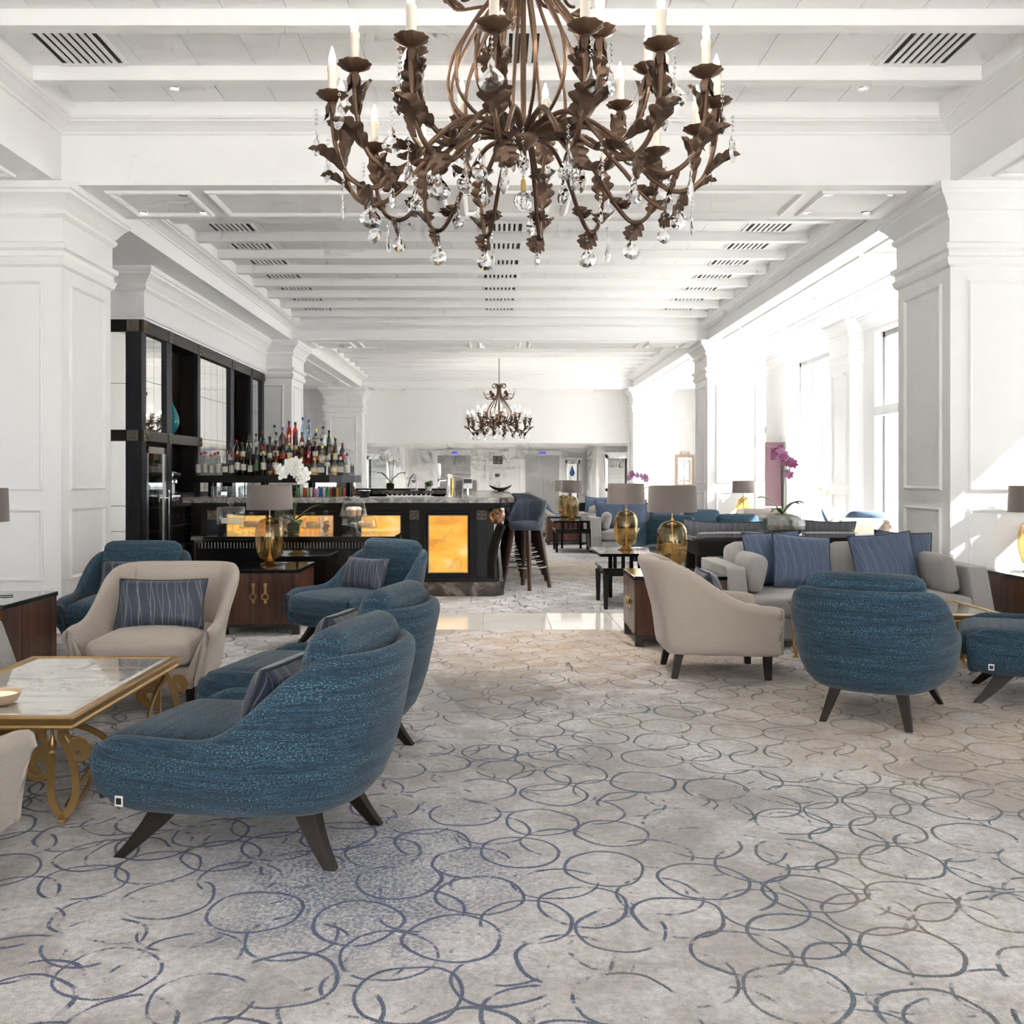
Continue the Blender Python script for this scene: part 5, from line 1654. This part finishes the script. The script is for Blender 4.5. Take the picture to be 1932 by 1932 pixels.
def mirrors(y0, y1, z0s, nc):
    w = (y1 - y0) / nc
    for c_ in range(nc):
        for z0, z1 in zip(z0s, z0s[1:]):
            MB().box(CX - .05, CX - .035, y0 + c_ * w + .004, y0 + (c_ + 1) * w - .004, z0 + .003, z1 - .003).build('mirror_pane', 'mirror', bb, 0)
    MB().box(CX - .28, CX - .05, y0, y1, z0s[0], z0s[-1]).build('mirror_back', 'dark_gap', bb, 0)
mirrors(11.41, 12.13, (1.87, 2.47, 3.03), 2)
mirrors(13.52, 15.07, (1.10, 1.86, 2.46, 3.03), 5)
mirrors(16.46, 17.10, (1.10, 1.86, 2.46, 3.03), 2)
# near end of the cabinet, facing the room
MB().box(CX - .18, CX + .002, 11.24, 11.28, 0, 3.03).build('end_post', 'black_wood', bb, 0)
g = MB()
for k in range(8): g.box(CX - .168 + k * .0205, CX - .156 + k * .0205, 11.232, 11.24, .02, 1.74); g.box(CX - .168 + k * .0205, CX - .156 + k * .0205, 11.232, 11.24, 1.87, 3.03)
g.build('post_fluting', 'slate_wood', bb, 0)
for z in (3.03, 1.74):
    MB().box(CX - .9, CX + .012, 11.23, 11.27, z, z + (.14 if z > 2 else .13)).build('end_rail', 'black_wood', bb, 0)
    rosette(bb, (CX - .16, 11.23, z), (1, 0, 0), (0, 0, 1), .14 if z > 2 else .13)
for z0, z1 in ((0, .37), (.37, .67), (.67, .97), (.97, 1.74), (1.87, 2.42), (2.42, 3.03)):
    for x0, x1 in ((CX - .55, CX - .185), (CX - .9, CX - .556)):
        MB().box(x0 + .002, x1 - .002, 11.262, 11.278, z0 + .003, z1 - .003).build('mirror_tile', 'mirror_tile', bb, 0)
# fridge
frd = MB()
for (y0, y1, z0, z1) in ((11.43, 11.50, .12, 1.68), (12.04, 12.11, .12, 1.68), (11.43, 12.11, 1.60, 1.68), (11.43, 12.11, .12, .20)):
    frd.box(CX - .03, CX, y0, y1, z0, z1)
fd = thing('wine_fridge', 'tall steel framed glass-door drinks fridge in the back bar', 'fridge', (0, 0, 0))
frd.build('door_frame', 'steel', fd, 0)
MB().box(CX - .02, CX - .012, 11.50, 12.04, .20, 1.60).build('glass_door', 'fridge_pane', fd, 0)
MB().box(CX - .275, CX - .265, 11.43, 12.11, .12, 1.68).build('interior', 'dark_gap', fd, 0)
for z in (.30, .62, .92, 1.22, 1.42):
    MB().box(CX - .26, CX - .05, 11.45, 12.09, z, z + .018).build('shelf', 'oak_shelf', fd, 0)
m = MB(); m.tube([(CX + .05, 12.07, .35), (CX + .05, 12.07, 1.15)], .012, 8); m.tube([(CX, 12.07, .45), (CX + .05, 12.07, .45)], .007, 6); m.tube([(CX, 12.07, 1.05), (CX + .05, 12.07, 1.05)], .007, 6)
m.build('handle', 'chrome', fd)
random.seed(31)
fk = [12, 1, 3, 12]
for s_, z in enumerate((.638, .938, 1.438)):
    for k in range(4):
        if z > 1.4 and k > 2: continue
        o = link('tumbler', tb.data, None, (CX - .16, 11.56 + k * .13, z))
        tag(o, 'glass tumbler, %s on the %s shelf of the fridge' % (ordn[k], ('low', 'middle', 'top')[s_]), 'tumbler', 'glasses in the drinks fridge')
# coffee niche: ledge, drawers, machine
MB().box(CX - .28, CX - .01, 12.32, 13.40, .95, .985).build('niche_ledge', 'granite', bb, 0)
for k, (z0, z1) in enumerate(((.14, .40), (.42, .66), (.68, .92))):
    for q in (0, 1):
        y0 = 12.34 + q * .53
        d_ = MB().box(CX - .05, CX - .02, y0, y0 + .51, z0, z1, .004).build('drawer', 'black_wood', bb, 0)
        MB().lathe([(0, .02), (.013, .015), (.010, .005), (.006, 0)], 10, M=Matrix.Translation((CX - .02, y0 + .255, (z0 + z1) / 2)) @ Matrix.Rotation(R(90), 4, 'Y')).build('knob', 'brass', d_, 50)
cm = thing('coffee_machine', 'chrome coffee machine standing in the dark niche', 'coffee machine', (CX - .15, 12.62, .985))
MB().box(-.11, .11, -.17, .17, .0, .10, .01).build('base', 'chrome', cm, 40)
MB().box(-.11, .04, -.15, .15, .10, .30, .01).build('boiler', 'steel', cm, 40)
MB().box(-.11, .12, -.17, .17, .30, .40, .02).build('top', 'chrome', cm, 40)
for y in (-.07, .07): MB().lathe([(0, 0), (.03, 0), (.034, .03), (.02, .06), (0, .06)], 12, (.07, y, .24)).build('brew_head', 'chrome', cm, 50)
MB().lathe([(.05, 0), (.07, .12), (.07, .14), (0, .145)], 16, (-.02, -.05, .40)).build('bean_hopper', 'smoke_glass', cm, 50)
def vase(label, x, y, z, h, mat):
    r = thing('ceramic_vase', label, 'vase', (x, y, z))
    MB().lathe([(0, 0), (.05 * h, 0), (.14 * h, .10 * h), (.22 * h, .28 * h), (.22 * h, .42 * h), (.16 * h, .60 * h), (.07 * h, .78 * h), (.03 * h, .92 * h), (.035 * h, h), (.02 * h, h), (0, .95 * h)], 26).build('vase_body', mat, r, 60)
    MB().lathe([(.03 * h, 0), (.038 * h, .01 * h), (.038 * h, .02 * h), (.02 * h, .025 * h)], 20, (0, 0, h)).build('lip', mat, r, 60)
vase('teal teardrop vase in the first niche of the back bar', CX - .12, 12.62, 1.87, .52, 'teal_ceramic')
vase('tall turquoise vase in the second niche of the back bar', CX - .12, 15.55, 1.335, .62, 'teal_ceramic')
MB().box(CX - .28, CX - .02, 15.27, 16.31, 1.30, 1.335).build('niche_shelf', 'black_wood', bb, 0)
# white frieze over the cabinet
frz = struct('trim_1')
MB().rings(-5.2, CX + .03, 11.24, 17.25, [(0, 3.172), (0, 3.20), (.02, 3.205), (.03, 3.235), (.012, 3.245)] + [(o, z) for o, z in CAP[9:]], True, False).build('frieze', 'paint', frz, 25)
MB().box(-6.4, -5.2, 11.3, 17.26, 0, SOF).build('backing_wall', 'wall', frz, 0)

# ---- far display cases, wall mirror and the mauve cabinet
def vitrine(label, x0, x1, y, z0, z1, d=.32):
    r = thing('display_case', label, 'display case', ((x0 + x1) / 2, y, 0), group='white display cases')
    w = (x1 - x0) / 2
    fr = MB()
    for a, b, c_, e in ((-w, -w + .07, z0, z1), (w - .07, w, z0, z1), (-w, w, z1 - .12, z1), (-w, w, z0, z0 + .1)):
        fr.box(a, b, -d, -d + .04, c_, e)
    fr.box(-w, -w + .03, -d + .04, 0, z0, z1); fr.box(w - .03, w, -d + .04, 0, z0, z1); fr.box(-w, w, -d, 0, z1, z1 + .03); fr.box(-w, w, -d, 0, z0 - .02, z0)
    fr.build('case_frame', 'paint', r, 0)
    MB().rings(-w, w, -d, 0, [(.0, z1 + .03), (.04, z1 + .06), (.04, z1 + .085)]).build('case_cornice', 'paint', r, 0)
    MB().box(-w + .03, w - .03, -.02, -.005, z0, z1).build('back_panel', 'mirror_tile', r, 0)
    MB().box(-w + .07, w - .07, -d + .015, -d + .02, z0 + .1, z1 - .12).build('glass_door', 'pane', r, 0)
    for f in (.36, .68): MB().box(-w + .03, w - .03, -d + .05, -.03, z0 + (z1 - z0) * f, z0 + (z1 - z0) * f + .012).build('shelf', 'clear_glass', r, 0)
    if z0 > .1: MB().box(-w + .02, w - .02, -d + .03, 0, 0, z0 - .02).build('plinth', 'paint', r, 0)
    return r
vitrine('white glass display case on the far wall at the bar side', -4.05, -3.34, 30.6, .85, 1.98)
vitrine('white glass display case on the far wall at the window side', 3.47, 4.22, 30.0, .85, 2.0)
vitrine('tall narrow display case beside the second lift', 2.46, 2.98, 33.2, .10, 1.88)
vase('tiny gilt figure in the window-side display case', 3.98, 29.85, 1.59, .2, 'gilt')
vase('small blue vase in the tall case by the lift', 2.72, 33.05, 1.33, .34, 'cap_blue')
wm = thing('wall_mirror', 'gilt framed wall mirror with scroll crest on the aisle end wall', 'mirror', (5.46, 27.3, 1.02))
MB().frame((-.28, 0, 0), (1, 0, 0), (0, 0, 1), .56, .92, [(0, 0), (.01, .03), (.04, .04), (.06, .02), (.075, .01), (.075, .008)]).build('mirror_frame', 'gilt', wm, 0)
MB().box(-.21, .21, -.008, 0, .07, .85).build('mirror_glass', 'mirror', wm, 0)
m = MB()
for s_ in (-1, 1):
    m.tube([(s_ * x, -.02, z) for x, z in spiral(.09, .97, .05, 1.2, -1.5, 1, 16)], .010, 6)
m.tube([(0, -.02, .92), (0, -.02, 1.06)], [.018, .004], 8)
m.build('crest', 'gilt', wm)
MB().frame((-.15, -.012, .16), (1, 0, 0), (0, 0, 1), .3, .6, [(0, 0), (.006, .012), (.014, .012), (.02, 0)]).build('inner_moulding', 'gilt', wm, 0)
mv = thing('mauve_cabinet', 'tall mauve lacquered cabinet between the windows', 'cabinet', (5.42, 19.45, 0))
MB().box(-.27, .28, -.5, .5, .05, 1.86).build('body', 'mauve', mv, 0)
MB().rings(-.27, .28, -.5, .5, [(0, 1.86), (.03, 1.9), (.03, 1.93), (.06, 1.98), (.06, 2.0)]).build('case_cornice', 'mauve', mv, 0)
MB().box(-.30, .28, -.53, .53, .70, .73).build('ledge', 'alu', mv, 0)
MB().box(-.28, .28, -.51, .51, 0, .05).build('plinth', 'black_wood', mv, 0)
for s_ in (-1, 1):
    d_ = MB().box(-.285, -.27, s_ * .25 - .235, s_ * .25 + .235, .76, 1.82, .003).build('door', 'mauve', mv, 0)
    MB().lathe([(0, .02), (.012, .015), (.006, 0)], 10, M=Matrix.Translation((-.285, s_ * .04, 1.2)) @ Matrix.Rotation(R(-90), 4, 'Y')).build('knob', 'brass', d_, 50)
# ================================================================ chandeliers
def leaf_mesh(L=.13, W=.055, curl=.05):
    st = []
    for i in range(23):
        f = i / 22
        env = math.sin(math.pi * min(1, f * .93 + .07)) ** .7
        st.append((f, max(.03, env * (.50 + .50 * abs(math.sin(3.5 * math.pi * f)) ** .6))))
    vs, fs = [], []
    for f, w in st:
        x = L * f * (1 - .12 * f); z = curl * f * f
        vs += [(x + L * .07 * w, W * w, z - .012 * w), (x, W * w * .45, z + .010), (x, 0, z), (x, -W * w * .45, z + .010), (x + L * .07 * w, -W * w, z - .012 * w)]
    for i in range(len(st) - 1):
        for j in range(4): fs.append((i * 5 + j, i * 5 + j + 1, i * 5 + j + 6, i * 5 + j + 5))
    o = MB().add(vs, fs).build('leaf', 'bronze_leaf', None, 60)
    me = o.data; bpy.data.objects.remove(o)
    return me
def crystal_mesh(h, w):
    out = [(0, 1.0), (.16, .9), (.30, .80), (.20, .70), (.55, .58), (.92, .42), (1.0, .30), (.85, .16), (.52, .06), (0, 0)]
    pts = [(x * w / 2, (z - 1) * h) for x, z in out] + [(-x * w / 2, (z - 1) * h) for x, z in reversed(out[1:-1])]
    n = len(pts); cz = -.62 * h
    vs = [(x, 0, z) for x, z in pts]
    for s_ in (1, -1):
        vs += [(x * .62, s_ * w * .12, cz + (z - cz) * .62) for x, z in pts]
        vs.append((0, s_ * w * .15, cz))
    fs = []
    for k, s_ in enumerate((1, -1)):
        b = n + k * (n + 1)
        for i in range(n):
            j = (i + 1) % n
            q = (i, j, b + j, b + i); tr = (b + i, b + j, b + n)
            fs += [q, tr] if s_ < 0 else [tuple(reversed(q)), tuple(reversed(tr))]
    o = MB().add(vs, fs).build('crystal_pendant', 'crystal', None, 0)
    me = o.data; bpy.data.objects.remove(o)
    return me
def bead_mesh(n, r=.0075):
    m = MB()
    for k in range(n):
        m.lathe([(0, -r), (r, 0), (0, r)], 6, (0, 0, r * 1.2 + k * r * 2.3))
    o = m.build('bead_chain', 'crystal', None, 0); me = o.data; bpy.data.objects.remove(o)
    return me

ch = thing('chandelier', 'large bronze candle chandelier with crystal drops hanging overhead', 'chandelier', (.115, 3.75, 2.647), .12)
HR = Matrix.Rotation
LOW = catmull([(.04, 0, .01), (.14, 0, .035), (.27, 0, .025), (.40, 0, -.075), (.50, 0, -.18), (.595, 0, -.235), (.685, 0, -.195), (.728, 0, -.09), (.742, 0, .03), (.742, 0, .075)], 40)
UPP = catmull([(.04, 0, .03), (.11, 0, .075), (.19, 0, .02), (.28, 0, -.055), (.38, 0, -.045), (.455, 0, .05), (.485, 0, .15), (.487, 0, .205)], 34)
lowm = MB().tube(LOW, .0095, 8).build('arm', 'bronze', None); low_me = lowm.data; bpy.data.objects.remove(lowm)
uppm = MB().tube(UPP, .0095, 8).build('arm', 'bronze', None); upp_me = uppm.data; bpy.data.objects.remove(uppm)
sc = lambda a, k: 1 + .055 * math.cos(10 * a) * (1 if k >= 2 else 0)
d0 = MB().lathe([(0, 0), (.014, .002), (.034, .012), (.056, .026), (.058, .030), (.030, .018), (.018, .016), (.018, .028), (0, .028)], 40, wob=sc).build('drip_pan', 'bronze', None, 50)
pan_me = d0.data; bpy.data.objects.remove(d0)
m = MB()
for k in range(5):
    a = k * 2 * math.pi / 5
    pts = [(.012, .0), (.022, -.02), (.022, -.045), (.036, -.062)]
    vs = []
    for i, (r_, z) in enumerate(pts):
        w = (.010, .014, .010, .001)[i]
        c_, s_ = math.cos(a), math.sin(a)
        vs += [(r_ * c_ - w * s_, r_ * s_ + w * c_, z), (r_ * c_ + w * s_, r_ * s_ - w * c_, z)]
    m.add(vs, [(0, 1, 3, 2), (2, 3, 5, 4), (4, 5, 7, 6)])
d0 = m.build('sepal', 'bronze_leaf', None, 40); sep_me = d0.data; bpy.data.objects.remove(d0)
d0 = MB().lathe([(.0, .026), (.0165, .026), (.0165, .115), (.019, .118), (.019, .135), (.012, .142), (0, .142)], 14).build('candle', 'candle', None, 40)
can_me = d0.data; bpy.data.objects.remove(d0)
d0 = MB().lathe([(0, .140), (.009, .144), (.0135, .158), (.011, .178), (.005, .196), (.0015, .208), (0, .21)], 12).build('flame_bulb', 'flame', None, 180)
fl_me = d0.data; bpy.data.objects.remove(d0)
leafA, leafB = leaf_mesh(.155, .058, .055), leaf_mesh(.11, .05, -.03)
cryA, cryB, cryC = crystal_mesh(.112, .086), crystal_mesh(.095, .07), crystal_mesh(.11, .036)
bd4, bd3, bd2 = bead_mesh(4), bead_mesh(3), bead_mesh(2)

def put_leaf(arm, me, P, i, flip, ang=0, tw=0):
    p = Vector(P[i]); t_ = (Vector(P[min(i + 1, len(P) - 1)]) - Vector(P[i - 1])).normalized() * flip
    z = Vector((0, 1, 0)).cross(t_) * -1
    M = Matrix((t_, Vector((0, 1, 0)) if True else None, t_.cross(Vector((0, 1, 0))))).transposed().to_4x4()
    M = Matrix.Translation(p) @ M @ HR(tw, 4, 'X') @ HR(ang, 4, 'Y')
    o = link('leaf', me, arm)
    o.matrix_local = M
    return o
pend = []
def arm(tier, a, k):
    P, me = (LOW, low_me) if tier == 0 else (UPP, upp_me)
    o = link('arm', me, ch, (0, 0, 0), a)
    e = P[-1]
    for nm_, me2 in (('drip_pan', pan_me), ('sepal', sep_me), ('candle', can_me), ('flame_bulb', fl_me)):
        link(nm_, me2, o, (e.x, 0, e.z), k * .7)
    if tier == 0:
        put_leaf(o, leafA, P, 31, 1, -.15, 0)
        put_leaf(o, leafA, P, 27, 1, -.12, math.pi)
        put_leaf(o, leafB, P, 16, 1, .3, math.pi)
        put_leaf(o, leafB, P, 24, -1, .35, 2.5)
    else:
        put_leaf(o, leafA, P, 23, 1, -.15, 0)
        put_leaf(o, leafB, P, 14, 1, .3, math.pi)
        put_leaf(o, leafA, P, 20, 1, -.12, math.pi)
    return o
NL, NU = 16, 8
for k in range(NL): arm(0, 2 * math.pi * (k + .3) / NL, k)
for k in range(NU): arm(1, 2 * math.pi * (k + .55) / NU, k)
random.seed(4)
def pendant(r_, a, z, me, bead, nb):
    L = nb * .0075 * 2.3 + .004
    c = link('crystal_pendant', me, ch, (r_ * math.cos(a), r_ * math.sin(a), z - L), random.random() * 3.1)
    link('bead_chain', bead, c)
for k in range(NL):
    a = 2 * math.pi * (k + .3) / NL
    pendant(.80, a, .05, cryA if k % 2 else cryC, bd4, 4)
    pendant(.60, a + .02, -.243, cryA if k % 3 else cryB, bd2, 2)
    if k % 2: pendant(.43, a + .05, -.12, cryB, bd3, 3)
    else: pendant(.70, a - .06, -.19, cryC, bd3, 3)
for k in range(NU):
    a = 2 * math.pi * (k + .55) / NU
    pendant(.545, a, .17, cryA, bd4, 4)
    pendant(.23, a + .2, -.03, cryA, bd4, 4)
# cage, crown, hub
cage = MB().tube(catmull([(.042, 0, .90), (.045, 0, .74), (.085, 0, .60), (.20, 0, .44), (.285, 0, .28), (.285, 0, .14), (.19, 0, .05), (.05, 0, .02)], 34), .0075, 7).build('cage_wire', 'bronze', None)
cm_ = cage.data; bpy.data.objects.remove(cage)
for k in range(16): link('cage_wire', cm_, ch, (0, 0, 0), 2 * math.pi * k / 16)
sc1 = [(.045, 0, .80), (.055, 0, .86)] + [(x, 0, z) for x, z in spiral(.12, .865, .062, 1.15, 2.6, -1, 18, .6)]
d0 = MB().tube(catmull(sc1, 40), .007, 6).build('crown_scroll', 'bronze', None); s1 = d0.data; bpy.data.objects.remove(d0)
sc2 = [(.05, 0, .60), (.10, 0, .555), (.20, 0, .555)] + [(x, 0, z) for x, z in spiral(.255, .63, .075, 1.0, -1.2, 1, 18, .55)]
d0 = MB().tube(catmull(sc2, 40), .007, 6).build('collar_scroll', 'bronze', None); s2 = d0.data; bpy.data.objects.remove(d0)
for k in range(8): link('crown_scroll', s1, ch, (0, 0, 0), 2 * math.pi * k / 8)
for k in range(6):
    o = link('collar_scroll', s2, ch, (0, 0, 0), 2 * math.pi * (k + .5) / 6)
    put_leaf(o, leafB, [(.2, 0, .555), (.26, 0, .56), (.31, 0, .60)], 1, 1, -.4, 0)
    put_leaf(o, leafB, [(.30, 0, .6), (.335, 0, .64), (.325, 0, .69)], 1, 1, -.2, math.pi)
MB().lathe([(.0, -.125), (.012, -.12), (.022, -.10), (.022, -.085), (.012, -.075), (.014, -.062), (.012, -.05), (.03, -.03), (.055, -.012), (.06, .005), (.045, .03), (.02, .045), (.012, .06), (.010, .9), (0, .9)], 24).build('hub', 'bronze', ch, 50)
m = MB()
m.lathe([(.036 * math.sin(k * math.pi / 12), -.036 * math.cos(k * math.pi / 12)) for k in range(13)], 24, (0, 0, -.245), wob=lambda a, k: 1 + .05 * math.cos(12 * a))
m.build('crystal_ball', 'crystal', ch, 180)
MB().lathe([(0, -.21), (.010, -.205), (.010, -.165), (.003, -.155), (.002, -.125)], 10).build('ball_cap', 'cap_gold', ch, 50)
lk = [(.011 * math.cos(q * math.pi / 6), 0, .020 * math.sin(q * math.pi / 6)) for q in range(12)]
d0 = MB().tube(lk, .0035, 5, closed=True).build('chain_link', 'bronze', None); lkm = d0.data; bpy.data.objects.remove(d0)
for k in range(26): link('chain_link', lkm, ch, (0, 0, .92 + k * .032), (k % 2) * math.pi / 2)
rose_z = 4.42 - 2.647
MB().lathe([(0, rose_z), (.07, rose_z), (.065, rose_z - .015), (.02, rose_z - .04), (.006, rose_z - .06), (0, rose_z - .06)], 20).build('ceiling_rose', 'bronze', ch, 50)
MB().tube([(0, 0, .92), (0, 0, rose_z - .04)], .003, 6).build('cable', 'bronze', ch)

far = dup(ch, (.12, 22.4, 2.575), .45, 'distant bronze candle chandelier hanging in front of the far bulkhead')
